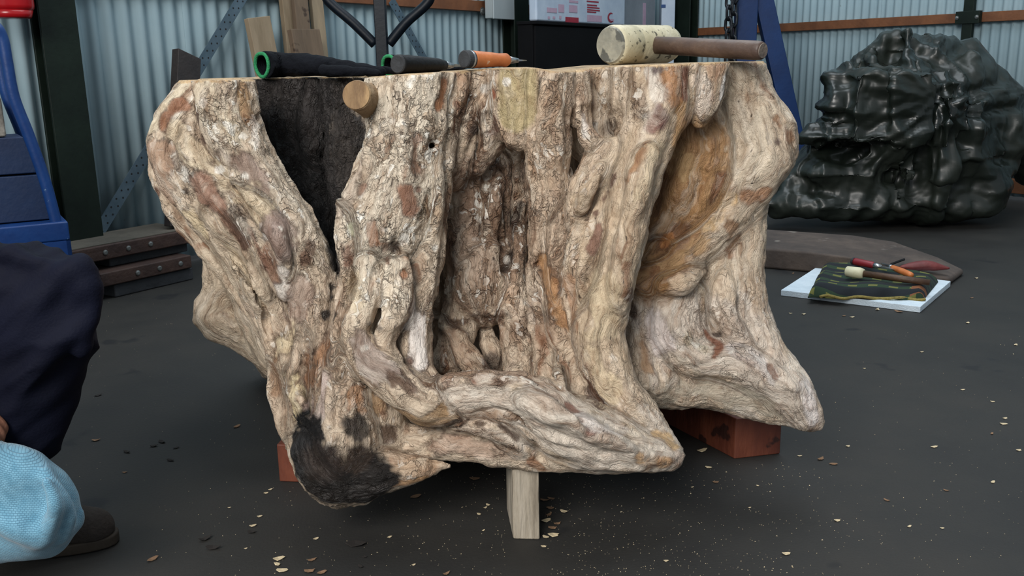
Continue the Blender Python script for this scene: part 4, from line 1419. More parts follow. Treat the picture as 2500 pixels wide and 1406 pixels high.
timber('dark grey bearer timber lying lowest on the floor by the left wall', sA, sE, 0.10, offF, 0.0, 0.052, m_dark_beam)
timber('reddish bolted timber lying on the lowest bearer by the left wall', sA - 0.06, sE - 0.01, 0.14, offF + 0.012, 0.053, 0.108, m_old_timber, 3)
timber('blackened bearer timber lying third from the floor by the left wall', sA + 0.03, sE + 0.03, 0.10, offF - 0.06, 0.109, 0.146, m_dark_beam)
timber('dusty topmost timber of the stack by the left wall', sA - 0.16, sE + 0.05, 0.05, offF - 0.03, 0.147, 0.205, m_old_timber, 3)
mesh_o = wall_bar('dusty_top_board', LWxyz, sA - 0.16, sE + 0.05, 0.05, offF - 0.09, 0.2055, 0.2085, m_dust_timber, None, 0)
tag(mesh_o, 'thin dusty grey board covering the timber stack by the left wall', 'board')

# dark board standing on the stack behind the stump
def board(name, label, px_low, px_high, wpx, thick, m, off_low, off_high, z0, group=None, tilt=0.0):
    """leaning board on the left wall: from its foot to its top, as seen"""
    s0, _ = LWp(*px_low, off_low)
    s1, z1 = LWp(*px_high, off_high)
    a = LWxyz(s0, off_low, z0); b = LWxyz(s1, off_high, z1)
    up = (b - a).normalized()
    side = (LWD - up * LWD.dot(up)).normalized()
    nn = side.cross(up)
    Yd = b.y
    w = wpx * (Yd / 0.97) / FPX / max(abs(side.x), 0.3) * 0.62
    v = [a - side * w / 2, a + side * w / 2, b + side * (w / 2 - 0.006), b - side * (w / 2)]
    v[3] = v[3] - up * tilt
    o = mesh_obj(name, prism([p - nn * thick / 2 for p in v], nn * thick), m, bevel=0.003)
    return tag(o, label, 'board', group)


m_black_board = mat('dark_stained_board', srgb(34, 30, 30), srgb(48, 42, 40), 10, 0.7, bump=0.2)
m_pale_board = mat('rough_sawn_board', srgb(120, 104, 82), srgb(152, 134, 108), 8, 0.85, bump=0.4, bscale=30, stretch=(1, 1, 0.15), c3=srgb(136, 120, 98))
m_brown_board = mat('brown_rough_board', srgb(84, 70, 56), srgb(110, 92, 74), 8, 0.85, bump=0.4, bscale=30, stretch=(1, 1, 0.15), speck=(srgb(60, 46, 36), 12, 0.6))
board('dark_board', 'dark stained board standing on the timber stack left of the stump', (440, 575), (457, 138), 58, 0.045, m_black_board, 0.24, 0.20, 0.21, tilt=-0.02)
board('leaning_board', 'short pale board leaning on the corrugated wall left of the others', (745, 640), (628, 40), 62, 0.03, m_pale_board, 0.28, 0.125, 0.0, 'boards leaning on the left wall', tilt=0.01)
board('leaning_board', 'tall dusty board leaning on the wall behind the short wide one', (770, 640), (700, -40), 44, 0.028, m_pale_board, 0.20, 0.052, 0.0, 'boards leaning on the left wall')
board('leaning_board', 'narrow brown board standing second from the dark blue post', (790, 640), (728, -45), 40, 0.026, m_brown_board, 0.24, 0.092, 0.0, 'boards leaning on the left wall')
board('leaning_board', 'slim pale board leaning nearest the dark blue post', (830, 640), (768, -40), 34, 0.026, m_pale_board, 0.20, 0.052, 0.0, 'boards leaning on the left wall')
board('leaning_board', 'short wide brown board leaning in front of the tall boards', (840, 640), (742, 72), 82, 0.03, m_brown_board, 0.34, 0.19, 0.0, 'boards leaning on the left wall')

# dark blue stand with a V brace
m_navy = mat('dark_blue_paint', srgb(7, 14, 22), srgb(11, 20, 30), 8, 0.45, bump=0.06, spec=0.25)
pc = P(930, 60, 4.1)
stn = thing('steel_stand', 'dark blue steel post with V-shaped tube braces behind the stump', 'stand', (pc.x, pc.y, 0))
mesh_obj('post', obox((pc.x, pc.y, 0.75), (0.025, 0, 0), (0, 0.025, 0), (0, 0, 0.75)), m_navy, stn, bevel=0.004)
for sg, ex in ((-1, 795), (1, 1052)):
    z_ = P(930, 108, 4.1)
    pts = [Vector((pc.x, pc.y, z_.z - 0.02)), Vector((pc.x + sg * 0.03, pc.y, z_.z))]
    e1 = P(930 + (ex - 930) * 0.88, 12 if sg < 0 else 14, 4.1)
    e2 = P(ex, -12, 4.1); e3 = P(ex + sg * 6, -70, 4.1)
    mesh_obj('brace_tube', tube(smooth_path([pts[1], P(930 + (ex - 930) * 0.5, 56, 4.1), e1, e2, e3], 6), 0.021, 14), m_navy, stn, smooth=True)
for sg in (-1, 1):
    mesh_obj('foot', obox((pc.x + sg * 0.19, pc.y, 0.02), (0.16, 0, 0), (0, 0.025, 0), (0, 0, 0.02)), m_navy, stn, bevel=0.004)

# fire extinguisher
m_red = mat('red_enamel', srgb(150, 12, 20), srgb(170, 18, 26), 4, 0.25, bump=0.02)
m_blackp = mat('black_plastic', srgb(18, 18, 19), srgb(28, 28, 29), 12, 0.5, bump=0.1)
pe = P(26, 36, 3.42)
ext = thing('fire_extinguisher', 'red fire extinguisher hanging at the upper left by the green column', 'fire extinguisher', (pe.x, pe.y, pe.z))
mesh_obj('cylinder', lathe(pe, (0, 0, 1), [(0.0, 0.060), (0.012, 0.070), (0.02, 0.078), (0.03, 0.080), (0.40, 0.080), (0.44, 0.072), (0.47, 0.045), (0.485, 0.028)], 40), m_red, ext, smooth=True)
mesh_obj('base_ring', lathe(pe - Vector((0, 0, 0.012)), (0, 0, 1), [(0, 0.064), (0.004, 0.067), (0.026, 0.074)], 40), m_red, ext, smooth=True)
mesh_obj('valve', lathe(pe + Vector((0, 0, 0.48)), (0, 0, 1), [(0, 0.022), (0.03, 0.022), (0.05, 0.014)], 20), m_steel, ext)
mesh_obj('lever', obox(pe + Vector((0.03, 0, 0.535)), (0.06, 0, 0.01), (0, 0.012, 0), (0, 0, 0.005)), m_blackp, ext, bevel=0.002)
mesh_obj('hose', tube(smooth_path([pe + Vector((0.02, -0.01, 0.5)), pe + Vector((0.09, -0.03, 0.47)), pe + Vector((0.098, -0.03, 0.3)), pe + Vector((0.096, -0.02, 0.12))], 8), 0.010, 10), m_blackp, ext, smooth=True)
eo = LWxyz((pe - LW0).dot(LWD), 0, pe.z + 0.25)
mesh_obj('wall_bracket', obox((pe + Vector((0, 0, 0.25)) + eo) / 2 + LWN * 0.03, (eo - (pe + Vector((0, 0, 0.25)))) / 2, (0.02, 0.03, 0), (0, 0, 0.015)), m_blackp, ext)

# blue trolley
m_blue = mat('blue_paint', srgb(10, 44, 96), srgb(16, 58, 116), 7, 0.42, bump=0.08, speck=(srgb(96, 124, 150), 50, 0.72))
m_bluep = mat('blue_panel', srgb(9, 30, 62), srgb(13, 40, 76), 5, 0.6, bump=0.12)
m_slab = mat('concrete_piece', srgb(112, 108, 102), srgb(146, 142, 134), 14, 0.9, bump=0.4, bscale=40, c3=srgb(96, 92, 86))
YT = 2.95
c1 = P(166, 540, YT - 0.10)
deckz = c1.z
TR_PIV = Vector((c1.x, YT - 0.10, 0))
tro = thing('platform_trolley', 'blue tube-handled platform trolley carrying blue panels at the left edge', 'trolley', (c1.x - 0.4, YT, 0))
xr = c1.x
y0, y1 = YT - 0.10, YT + 0.24
mesh_obj('deck', obox((xr - 0.27, (y0 + y1) / 2, deckz - 0.03), (0.27, 0, 0), (0, (y1 - y0) / 2, 0), (0, 0, 0.03)), m_blue, tro, bevel=0.006)
# skirt in front with the dark opening
q = P(105, 600, y0); q2 = P(92, 578, y0)
mesh_obj('deck_skirt', prism([(xr, y0, deckz - 0.06), (xr, y0, deckz - 0.13), (q.x, y0, deckz - 0.13), (q2.x, y0, deckz - 0.075), (xr - 0.54, y0, deckz - 0.072), (xr - 0.54, y0, deckz - 0.06)], (0, 0.012, 0)), m_blue, tro)
mesh_obj('deck_skirt', obox((xr - 0.006, (y0 + y1) / 2, deckz - 0.095), (0.006, 0, 0), (0, (y1 - y0) / 2, 0), (0, 0, 0.035)), m_blue, tro)
hp = [P(152, 525, y0 + 0.03), P(128, 440, y0 + 0.03), P(92, 330, y0 + 0.03), P(58, 235, y0 + 0.03), P(42, 150, y0 + 0.03), P(32, 96, y0 + 0.03), P(14, 66, y0 + 0.03), P(-14, 62, y0 + 0.06)]
hp[0].z = deckz - 0.01
hb = hp[-1] + Vector((-0.02, 0.22, 0))
back = [p + Vector((0, 0.27, 0)) for p in hp[:-1]]
mesh_obj('handle_tube', tube(smooth_path(hp + [hb] + back[::-1], 8), 0.017, 14), m_blue, tro, smooth=True)
for wx, wy in ((xr - 0.18, y0 + 0.08), (xr - 0.18, y1 - 0.08), (xr - 0.46, y0 + 0.08), (xr - 0.46, y1 - 0.08)):
    wz = (deckz - 0.06) * 0.5
    rw = 0.07
    w = mesh_obj('wheel', lathe((wx, wy - 0.02, rw), (0, 1, 0), [(0, rw * 0.8), (0.006, rw), (0.034, rw), (0.04, rw * 0.8)], 24), m_blackp, tro)
    mesh_obj('caster_fork', obox((wx, wy, (deckz - 0.06 + rw) / 2), (0.012, 0, 0), (0, 0.027, 0), (0, 0, (deckz - 0.06 - rw) / 2)), m_blue, w)
for ztp, zbt, xrr in ((deckz + 0.145, deckz + 0.003, P(134, 470, y0).x), (deckz + 0.262, deckz + 0.150, P(90, 370, y0).x)):
    o = mesh_obj('side_panel', hexa([(xr - 0.52, y0 + 0.06, zbt), (xrr + 0.015, y0 + 0.06, zbt), (xrr + 0.015, y0 + 0.26, zbt), (xr - 0.52, y0 + 0.26, zbt),
                                     (xr - 0.52, y0 + 0.06, ztp), (xrr - 0.02, y0 + 0.06, ztp), (xrr - 0.02, y0 + 0.26, ztp), (xr - 0.52, y0 + 0.26, ztp)]), m_bluep, tro, bevel=0.004)
TROT = Matrix.Translation(TR_PIV) @ Matrix.Rotation(math.radians(32), 4, 'Z') @ Matrix.Translation(-TR_PIV)
tro.matrix_basis = TROT @ tro.matrix_basis
zs = deckz + 0.263
xs = P(60, 280, y0 + 0.08).x
o = mesh_obj('concrete_slab', obox((xs - 0.17, y0 + 0.16, zs + 0.06), (0.17, 0, 0), (0, 0.09, 0), (0, 0, 0.059)), m_slab, bevel=0.006)
o.data.transform(TROT)
tag(o, 'dirty grey slab lying on the blue panels of the trolley', 'slab')

# ================================================================== BACK: BLACK CABINET, WRAPPED PACKS
m_black = mat('matt_black', srgb(9, 9, 11), srgb(14, 14, 16), 4, 0.8, bump=0.05, spec=0.15)
OB = 0.42
sl, zl = LWp(1306, 41, OB)
sr, zr = LWp(1490, 69, OB)
zc = (zl + zr) / 2
s_end = 1.55
cb = thing('black_cabinet', 'matt black cabinet standing in the corner under white wrapped packs', 'cabinet', LWxyz((sl + s_end) / 2, 0.35, 0))
wall_bar('cabinet_body', LWxyz, sl, s_end, OB - 0.13, 0.11, 0.0, zc - 0.02, m_black, cb, 0.004)
wall_bar('cabinet_top', LWxyz, sl - 0.005, s_end, OB - 0.135, 0.14, zc - 0.02, zc, m_black, cb, 0.003)
wall_bar('cabinet_door', LWxyz, sl + 0.01, (sl + s_end) / 2 - 0.003, OB - 0.02, 0.016, 0.05, zc - 0.03, m_black, cb, 0.003)
wall_bar('cabinet_door', LWxyz, (sl + s_end) / 2 + 0.003, s_end - 0.01, OB - 0.02, 0.016, 0.05, zc - 0.03, m_black, cb, 0.003)
m_wrap = mat('white_foam_wrap', srgb(168, 182, 200), srgb(190, 202, 216), 6, 0.45, bump=0.08, bscale=20)
m_greyside = mat('grey_pack_side', srgb(120, 126, 134), srgb(138, 144, 152), 5, 0.5, bump=0.06)
m_print = mat('red_print', srgb(140, 30, 48), srgb(156, 40, 58), 20, 0.6, bump=0)
m_print_faint = mat('faint_red_print', srgb(176, 146, 166), srgb(184, 158, 176), 20, 0.6, bump=0)
m_print_blue = mat('blue_print', srgb(36, 70, 120), None, 20, 0.6, bump=0)
s0, _ = LWp(1312, 30, OB - 0.01)
s1, _ = LWp(1528, 30, OB - 0.01)
pk = thing('wrapped_pack', 'white wrapped pack with red printing lying on the black cabinet', 'package', LWxyz((s0 + s1) / 2, 0.4, zc), 'packs on the black cabinet')
wall_bar('pack_body', LWxyz, s0, s1, OB - 0.075, 0.06, zc + 0.001, zc + 0.55, m_wrap, pk, 0.012)


def decal(name, x0, y0_, x1, y1_, m):
    so, zo = LWp(x0, y0_, OB - 0.012); se, ze = LWp(x1, y1_, OB - 0.012)
    so2, zo2 = LWp(x0, y1_, OB - 0.012); se2, ze2 = LWp(x1, y0_, OB - 0.012)
    v = [LWxyz(so, OB - 0.0135, zo), LWxyz(se2, OB - 0.0135, zo), LWxyz(se, OB - 0.0135, zo2), LWxyz(so2, OB - 0.0135, zo2)]
    return mesh_obj(name, prism(v, LWN * 0.0006), m, pk)


decal('printed_panel', 1381, 41, 1413, 54, m_print)
for k, (xa, xb, y) in enumerate(((1433, 1462, 1), (1434, 1458, 10), (1434, 1464, 16), (1434, 1465, 22), (1434, 1456, 27))):
    decal('printed_line', xa, y, xb, y + 3.2, m_print)
for xa, xb, ya, yb in ((1338, 1343, 40, 46), (1350, 1356, 40, 46), (1366, 1371, 38, 46), (1336, 1360, 18, 30), (1364, 1378, 10, 30), (1390, 1410, 12, 30), (1434, 1470, 36, 52), (1390, 1412, 0, 6)):
    decal('faint_print', xa, ya, xb, yb, m_print_faint)
# crescent emblem
so, zo = LWp(1492, 43, OB - 0.012)
pts = []
for k in range(13):
    th = math.radians(70 + 230 * k / 12)
    pts.append((so + 0.050 * math.cos(th), zo + 0.034 * math.sin(th)))
for k in range(12, -1, -1):
    th = math.radians(70 + 230 * k / 12)
    pts.append((so + 0.014 + 0.042 * math.cos(th), zo + 0.002 + 0.024 * math.sin(th)))
v = [LWxyz(a_, OB - 0.0135, b_) for a_, b_ in pts]
v2 = [p + LWN * 0.0006 for p in v]
nn_ = len(v)
fc = [[i, i + 1, nn_ - 2 - i, nn_ - 1 - i] for i in range(nn_ // 2 - 1)]
mesh_obj('printed_emblem', (v2, fc), m_print, pk)
decal('emblem_mark', 1489, 46, 1499, 53, m_print_faint)
# greyer turned side of the printed pack, built as its own body, pale one at the end
s2, _ = LWp(1606, 30, OB - 0.06)
pk2 = thing('wrapped_pack', 'dull grey turned side of the red-printed pack in the corner', 'package', LWxyz((s1 + s2) / 2, 0.4, zc), 'packs on the black cabinet')
wall_bar('pack_body', LWxyz, s1 + 0.004, s2, OB - 0.14, 0.06, zc + 0.001, zc + 0.55, m_greyside, pk2, 0.01)
wall_bar('pack_strap', LWxyz, (s1 + s2) / 2 + 0.10, (s1 + s2) / 2 + 0.15, OB - 0.081, 0.0025, zc + 0.02, zc + 0.18, m_print_faint, pk2, 0)
pa, pb = P(1617, 40, 7.55), P(1651, 40, 7.55)
pk3 = thing('wrapped_pack', 'narrow pale pack standing upright against the corner column', 'package', ((pa.x + pb.x) / 2, 7.55, 0), 'packs on the black cabinet')
mesh_obj('pack_body', obox(((pa.x + pb.x) / 2, 7.66, 0.85), ((pb.x - pa.x) / 2, 0, 0), (0, 0.06, 0), (0, 0, 0.85)), m_wrap, pk3, bevel=0.008)
pm = P(1622, 14, 7.55)
mesh_obj('printed_mark', obox((pm.x, 7.598, pm.z), (0.018, 0, 0), (0, 0.0012, 0), (0, 0, 0.012)), m_print_blue, pk3)

# ================================================================== BLUE A-FRAME AND CHAIN
YA = 5.75
m_ablue = mat('blue_frame_paint', srgb(6, 36, 78), srgb(9, 46, 94), 6, 0.5, bump=0.06)
pa, pb = P(1796, 60, YA), P(1843, 60, YA)
af = thing('gantry_hoist', 'blue steel hoist frame with a splayed leg behind the mallet', 'hoist', ((pa.x + pb.x) / 2, YA, 0))
mesh_obj('column', obox(((pa.x + pb.x) / 2, YA, 0.9), ((pb.x - pa.x) / 2, 0, 0), (0, 0.06, 0), (0, 0, 0.9)), m_ablue, af, bevel=0.006)
top = P(1850, -60, YA + 0.02); low = P(1932, 310, YA + 0.02)
dd = (low - top).normalized()
tt = (0.0 - top.z) / dd.z
foot = top + dd * tt
wv_ = (P(1888, 0, YA).x - P(1842, 0, YA).x) / 2 * 0.97
mesh_obj('leg', obox((top + foot) / 2, (foot - top) / 2, dd.cross(Vector((0, 1, 0))).normalized() * wv_, (0, 0.035, 0)), m_ablue, af, bevel=0.006)
m_chain = mat('black_chain', srgb(22, 24, 28), srgb(48, 52, 58), 30, 0.4, metal=0.6, bump=0.1)
pch = P(1784, 60, YA - 0.13)
chn = thing('lifting_chain', 'dark steel chain hanging beside the blue frame column', 'chain', (pch.x, pch.y, 0.9))
lk = []
for k in range(16):
    th = 2 * math.pi * k / 16
    lk.append(Vector((0.020 * math.cos(th), 0, 0.026 * math.sin(th) + (0.014 if math.sin(th) > 0 else -0.014))))
lmesh = mesh_obj('chain_link', tube(lk, 0.0085, 8, closed=True), m_chain, None, smooth=True)
zz = 0.60
i = 0
while zz < 1.7:
    for dx in (0, 0.031):
        ob = lmesh if (i == 0 and dx == 0) else lmesh.copy()
        if not (i == 0 and dx == 0): COL.objects.link(ob)
        ob.parent = chn
        ob.matrix_parent_inverse = Matrix.Translation(-chn.location)
        ob.matrix_basis = Matrix.Translation((pch.x - 0.014 + dx, pch.y, zz + dx * 0.9)) @ Matrix.Rotation(math.radians(45 + 90 * (i % 2)), 4, 'Z')
    zz += 0.066
    i += 1
# ================================================================== TARPAULIN HEAP
def tarp_material():
    m = bpy.data.materials.new('dark_green_tarpaulin')
    nt, N, L, b = nodes_of(m)
    tc = N.new('ShaderNodeTexCoord')
    n1 = N.new('ShaderNodeTexNoise'); n1.inputs['Scale'].default_value = 3; n1.inputs['Detail'].default_value = 6
    L.new(tc.outputs['Object'], n1.inputs['Vector'])
    cr = N.new('ShaderNodeValToRGB')
    cr.color_ramp.elements[0].position, cr.color_ramp.elements[1].position = 0.35, 0.68
    cr.color_ramp.elements[0].color = srgb(18, 24, 21)
    cr.color_ramp.elements[1].color = srgb(35, 40, 34)
    L.new(n1.outputs['Fac'], cr.inputs['Fac'])
    L.new(cr.outputs['Color'], b.inputs['Base Color'])
    rm_ = N.new('ShaderNodeMapRange'); rm_.inputs['From Min'].default_value = 0.35; rm_.inputs['From Max'].default_value = 0.65; rm_.inputs['To Min'].default_value = 0.24; rm_.inputs['To Max'].default_value = 0.46
    L.new(n1.outputs['Fac'], rm_.inputs['Value']); L.new(rm_.outputs[0], b.inputs['Roughness'])
    b.inputs['Specular IOR Level'].default_value = 0.5
    h = N.new('ShaderNodeTexNoise'); h.noise_type = 'RIDGED_MULTIFRACTAL'
    h.inputs['Scale'].default_value = 9; h.inputs['Detail'].default_value = 3; h.inputs['Distortion'].default_value = 0.8
    L.new(tc.outputs['Object'], h.inputs['Vector'])
    h = h.outputs['Fac']
    bp = N.new('ShaderNodeBump'); bp.inputs['Strength'].default_value = 0.55; bp.inputs['Distance'].default_value = 0.02
    L.new(h, bp.inputs['Height']); L.new(bp.outputs[0], b.inputs['Normal'])
    return m


TARP = [
    [(2225, 195, 4.95, 105), (2240, 330, 4.95, 175), (2250, 440, 4.9, 100)],
    [(2125, 190, 4.95, 66), (2115, 300, 4.9, 88), (2110, 430, 4.85, 84)],
    [(2340, 230, 5.0, 110), (2380, 320, 4.95, 110), (2370, 420, 4.85, 90)],
    [(2400, 260, 5.05, 80), (2450, 350, 5.0, 50), (2520, 400, 5.0, 44)],
    [(2000, 400, 4.85, 60), (1960, 450, 4.8, 60), (1900, 490, 4.75, 40)],
    [(2050, 470, 4.7, 55), (2200, 480, 4.7, 50), (2400, 470, 4.75, 58)],
    [(1880, 500, 4.7, 20), (1960, 510, 4.65, 22), (2060, 505, 4.6, 28), (2130, 500, 4.6, 22)],
    [(2160, 110, 4.9, 26), (2280, 120, 4.92, 34), (2360, 130, 4.98, 30)],
    # folds
    [(2215, 85, 4.72, 10), (2230, 180, 4.62, 12), (2262, 230, 4.58, 10)],
    [(2240, 260, 4.56, 16), (2210, 330, 4.54, 20), (2150, 390, 4.54, 20), (2090, 420, 4.55, 14)],
    [(2160, 250, 4.60, 26), (2190, 255, 4.58, 14)],
    [(2370, 140, 4.72, 10), (2376, 220, 4.66, 10), (2370, 300, 4.64, 10)],
    [(2060, 180, 4.66, 16), (2040, 240, 4.62, 14)],
    [(2050, 245, 4.60, 22), (2090, 225, 4.60, 24), (2150, 235, 4.59, 16)],
    [(1990, 330, 4.62, 18), (2080, 300, 4.58, 16), (2150, 270, 4.57, 10)],
    [(2270, 290, 4.60, 12), (2280, 400, 4.58, 18), (2260, 500, 4.58, 16)],
    [(2360, 330, 4.63, 24), (2400, 420, 4.62, 26), (2410, 490, 4.60, 22)],
    [(2330, 330, 4.64, 10), (2400, 340, 4.66, 14), (2440, 330, 4.74, 12)],
    [(2000, 420, 4.58, 18), (2100, 440, 4.55, 16), (2220, 500, 4.55, 12)],
]
ts = [px_stroke([(x, y, Y + (0 if i < 8 else 0.05), q) for x, y, Y, q in r], k=0.06 if i < 8 else 0.10) for i, r in enumerate(TARP)]


def tarp_post(D, ax):
    np.maximum(D, 0.004 - ax[2][None, None, :], out=D)


TV, TQ = sculpt(ts, (1.2, 4.2, -0.06), (3.2, 5.6, 1.12), 0.012, post=tarp_post)
TV = relax(TV, TQ, 1)
TN = vert_normals(TV, TQ)
rotm = np.array(Matrix.Rotation(0.9, 3, 'X') @ Matrix.Rotation(0.6, 3, 'Z') @ Matrix.Rotation(0.5, 3, 'Y'), np.float32)
w1 = (TV * np.array([1, 1, 0.7], np.float32)) @ rotm * 3.6
w1 = w1 + 0.9 * np.stack([fbm(TV * 2.3 + 3.3, 2, s) for s in (91, 92, 93)], 1)
cr1 = np.abs(vnoise(w1, 81)); cr2 = np.abs(vnoise((w1 @ rotm) * 2.3 + 7, 82)); cr3 = np.abs(vnoise((w1 @ rotm @ rotm) * 4.7 + 3, 83))
cr4 = np.abs(vnoise(w1 * 10.7 + 5, 84))
dp = (0.10 * (0.26 - cr1) + 0.032 * (0.24 - cr2) + 0.014 * (0.24 - cr3) + 0.006 * (0.24 - cr4))
# long folds gathered towards one pinched point of the sheet
gp = np.array(P(2262, 235, 4.55), np.float32)
dx_, dz_ = TV[:, 0] - gp[0], TV[:, 2] - gp[2]
rho = np.sqrt(dx_ ** 2 + dz_ ** 2)
ang = np.arctan2(dz_, dx_) + 0.35 * fbm(TV * 2.6, 2, 95)
tri = np.abs(((ang * 11 / (2 * math.pi) + 0.5 * vnoise(TV * 3.1, 96)) % 1.0) * 2 - 1)
tri2 = np.abs(((ang * 23 / (2 * math.pi) + 0.8 * vnoise(TV * 4.3, 97)) % 1.0) * 2 - 1)
dp = dp * 0.55 + (0.060 * (tri - 0.5) + 0.028 * (tri2 - 0.5)) * np.clip(rho / 0.35, 0.15, 1) * (0.6 + 0.4 * vnoise(TV * 2.2, 98))
fade = np.clip(TV[:, 2] / 0.08, 0, 1)
TV = TV + TN * (dp * fade)[:, None]
TV[:, 2] = np.maximum(TV[:, 2], 0.004)
# never through the wall behind
wd = (TV - np.array(RW0, np.float32)) @ np.array(RWN, np.float32)
TV = TV + np.array(RWN, np.float32) * np.clip(0.12 - wd, 0, 1)[:, None]
tarp = np_mesh('tarpaulin_heap', TV, TQ, tarp_material(), None)
tag(tarp, 'dark green glossy crumpled tarpaulin covering a heap by the right wall', 'tarpaulin')

# ================================================================== RIGHT FLOOR: SLAB, FOAM SHEET, CLOTH, TOOLS
m_slabwood = mat('old_wood_slab', srgb(62, 54, 50), srgb(92, 80, 72), 6, 0.85, bump=0.4, bscale=30, c3=srgb(76, 66, 60), speck=(srgb(120, 112, 104), 9, 0.66))
B = [FL(1850, 655), FL(1960, 662), FL(2252, 688), FL(2340, 690), FL(2352, 668)]
Tk = Vector((0, 0, 0.085))
# outline of the slab on the floor, front edge first, then the back
front = [FL(1800, 650), FL(1965, 664), FL(2100, 680), FL(2318, 697), FL(2352, 672)]
backp = [FL(2290, 660), FL(2180, 632), FL(2080, 620), FL(1800, 600)]
poly = front + backp
c_ = sum(poly, Vector()) / len(poly)
tpz = [0.088, 0.088, 0.085, 0.03, 0.025, 0.05, 0.08, 0.088, 0.09]
v = poly + [Vector((p.x, p.y, z)) for p, z in zip(poly, tpz)]
n_ = len(poly)
f_ = [list(range(n_))[::-1], list(range(n_, 2 * n_))] + [[i, (i + 1) % n_, n_ + (i + 1) % n_, n_ + i] for i in range(n_)]
ws = mesh_obj('wood_slab', (v, f_), m_slabwood, bevel=0.012, seg=3)
tag(ws, 'long dusty dark wood slab with pointed end lying on the floor', 'wood slab')

m_foam = mat('polystyrene', srgb(196, 210, 220), srgb(214, 226, 234), 20, 0.7, bump=0.3, bscale=200)
fz = 0.022
A1, A2, A3, A4 = FL(1906, 722), FL(2246, 764), FL(2320, 700), FL(2000, 660)
m1 = A1 + (A2 - A1) * 0.17
cut_ = (A4 - A1).normalized() * 0.05
fpoly = [A1, m1, A2, A3, A4]
pf = prism([Vector((p.x, p.y, 0.0005)) for p in fpoly], (0, 0, fz))
fm = mesh_obj('foam_sheet', pf, m_foam, bevel=0.002)
tag(fm, 'white polystyrene sheet lying on the floor under the folded cloth', 'foam sheet')


def cloth_material():
    m = bpy.data.materials.new('patterned_cloth')
    nt, N, L, b = nodes_of(m)
    at = N.new('ShaderNodeAttribute'); at.attribute_name = 'weave'
    sp = N.new('ShaderNodeSeparateXYZ'); L.new(at.outputs['Vector'], sp.inputs[0])

    def sine(sock, fr, ph=0.0):
        a = N.new('ShaderNodeMath'); a.operation = 'MULTIPLY_ADD'; a.inputs[1].default_value = fr; a.inputs[2].default_value = ph
        L.new(sock, a.inputs[0])
        s = N.new('ShaderNodeMath'); s.operation = 'SINE'; L.new(a.outputs[0], s.inputs[0])
        return s.outputs[0]

    def gt(s, th):
        g = N.new('ShaderNodeMath'); g.operation = 'GREATER_THAN'; g.inputs[1].default_value = th; L.new(s, g.inputs[0]); return g.outputs[0]

    def mul(a, c):
        g = N.new('ShaderNodeMath'); g.operation = 'MULTIPLY'; L.new(a, g.inputs[0]); L.new(c, g.inputs[1]); return g.outputs[0]

    def mix(f, a, c):
        x = N.new('ShaderNodeMix'); x.data_type = 'RGBA'; L.new(f, x.inputs['Factor'])
        for s, k in ((a, 'A'), (c, 'B')):
            if isinstance(s, tuple): x.inputs[k].default_value = s
            else: L.new(s, x.inputs[k])
        return x.outputs['Result']

    band = gt(sine(sp.outputs['Y'], 105.0), 0.1)
    band2 = gt(sine(sp.outputs['Y'], 105.0), 0.72)
    dash = gt(sine(sp.outputs['X'], 85.0, 1.0), 0.15)
    ora = mul(gt(sine(sp.outputs['X'], 14.0, 2.2), 0.86), gt(sine(sp.outputs['Y'], 17.0, 0.4), 0.7))
    c = mix(band, srgb(18, 24, 30), srgb(34, 54, 36))
    c = mix(mul(band2, dash), c, srgb(104, 104, 52))
    c = mix(mul(band, ora), c, srgb(122, 78, 50))
    L.new(c, b.inputs['Base Color'])
    b.inputs['Roughness'].default_value = 0.95
    n = N.new('ShaderNodeTexNoise'); n.inputs['Scale'].default_value = 500
    bp = N.new('ShaderNodeBump'); bp.inputs['Strength'].default_value = 0.4; bp.inputs['Distance'].default_value = 0.002
    L.new(n.outputs['Fac'], bp.inputs['Height']); L.new(bp.outputs[0], b.inputs['Normal'])
    return m


# folded cloth: a soft thick pad of two layers
q0, q1, q2, q3 = FL(1972, 728, fz), FL(2262, 736, fz), FL(2290, 690, fz), FL(2010, 652, fz)
q1 = FL(2255, 733, fz); 
nu, nv = 60, 34
V_, W_ = [], []
rng_ = np.random.RandomState(3)
for lay in (0, 1):
    for j in range(nv + 1):
        for i in range(nu + 1):
            u, w = i / nu, j / nv
            p = (q0 * (1 - u) + q1 * u) * (1 - w) + (q3 * (1 - u) + q2 * u) * w
            e = min(u, 1 - u, w * 0.8, (1 - w) * 0.8)
            hgt = 0.034 * min(1, e * 16) ** 0.5 + 0.004 * math.sin(u * 13 + w * 4) + 0.004 * math.sin(w * 17 - u * 3)
            if lay == 0:
                z = fz + 0.003 + max(0.002, hgt)
            else:
                z = fz + 0.0012
            wob = 0.008 * math.sin(u * 21 + w * 2)
            V_.append((p.x, p.y + (wob if w < 0.05 else 0), z))
            W_.append((u * 0.42, w * 0.40 + 0.03 * math.sin(u * 3), 0))
k_ = (nu + 1) * (nv + 1)
Q_ = []
for j in range(nv):
    for i in range(nu):
        a_ = j * (nu + 1) + i
        Q_.append([a_, a_ + 1, a_ + nu + 2, a_ + nu + 1])
        Q_.append([k_ + a_ + nu + 1, k_ + a_ + nu + 2, k_ + a_ + 1, k_ + a_])
for i in range(nu):
    Q_.append([i, k_ + i, k_ + i + 1, i + 1]); a_ = nv * (nu + 1) + i; Q_.append([a_, a_ + 1, k_ + a_ + 1, k_ + a_])
for j in range(nv):
    a_ = j * (nu + 1); Q_.append([a_, a_ + nu + 1, k_ + a_ + nu + 1, k_ + a_]); a_ += nu; Q_.append([a_, k_ + a_, k_ + a_ + nu + 1, a_ + nu + 1])
clo = thing('folded_cloth', 'folded dark green and yellow striped cloth lying on the polystyrene sheet', 'cloth', tuple((q0 + q2) / 2))
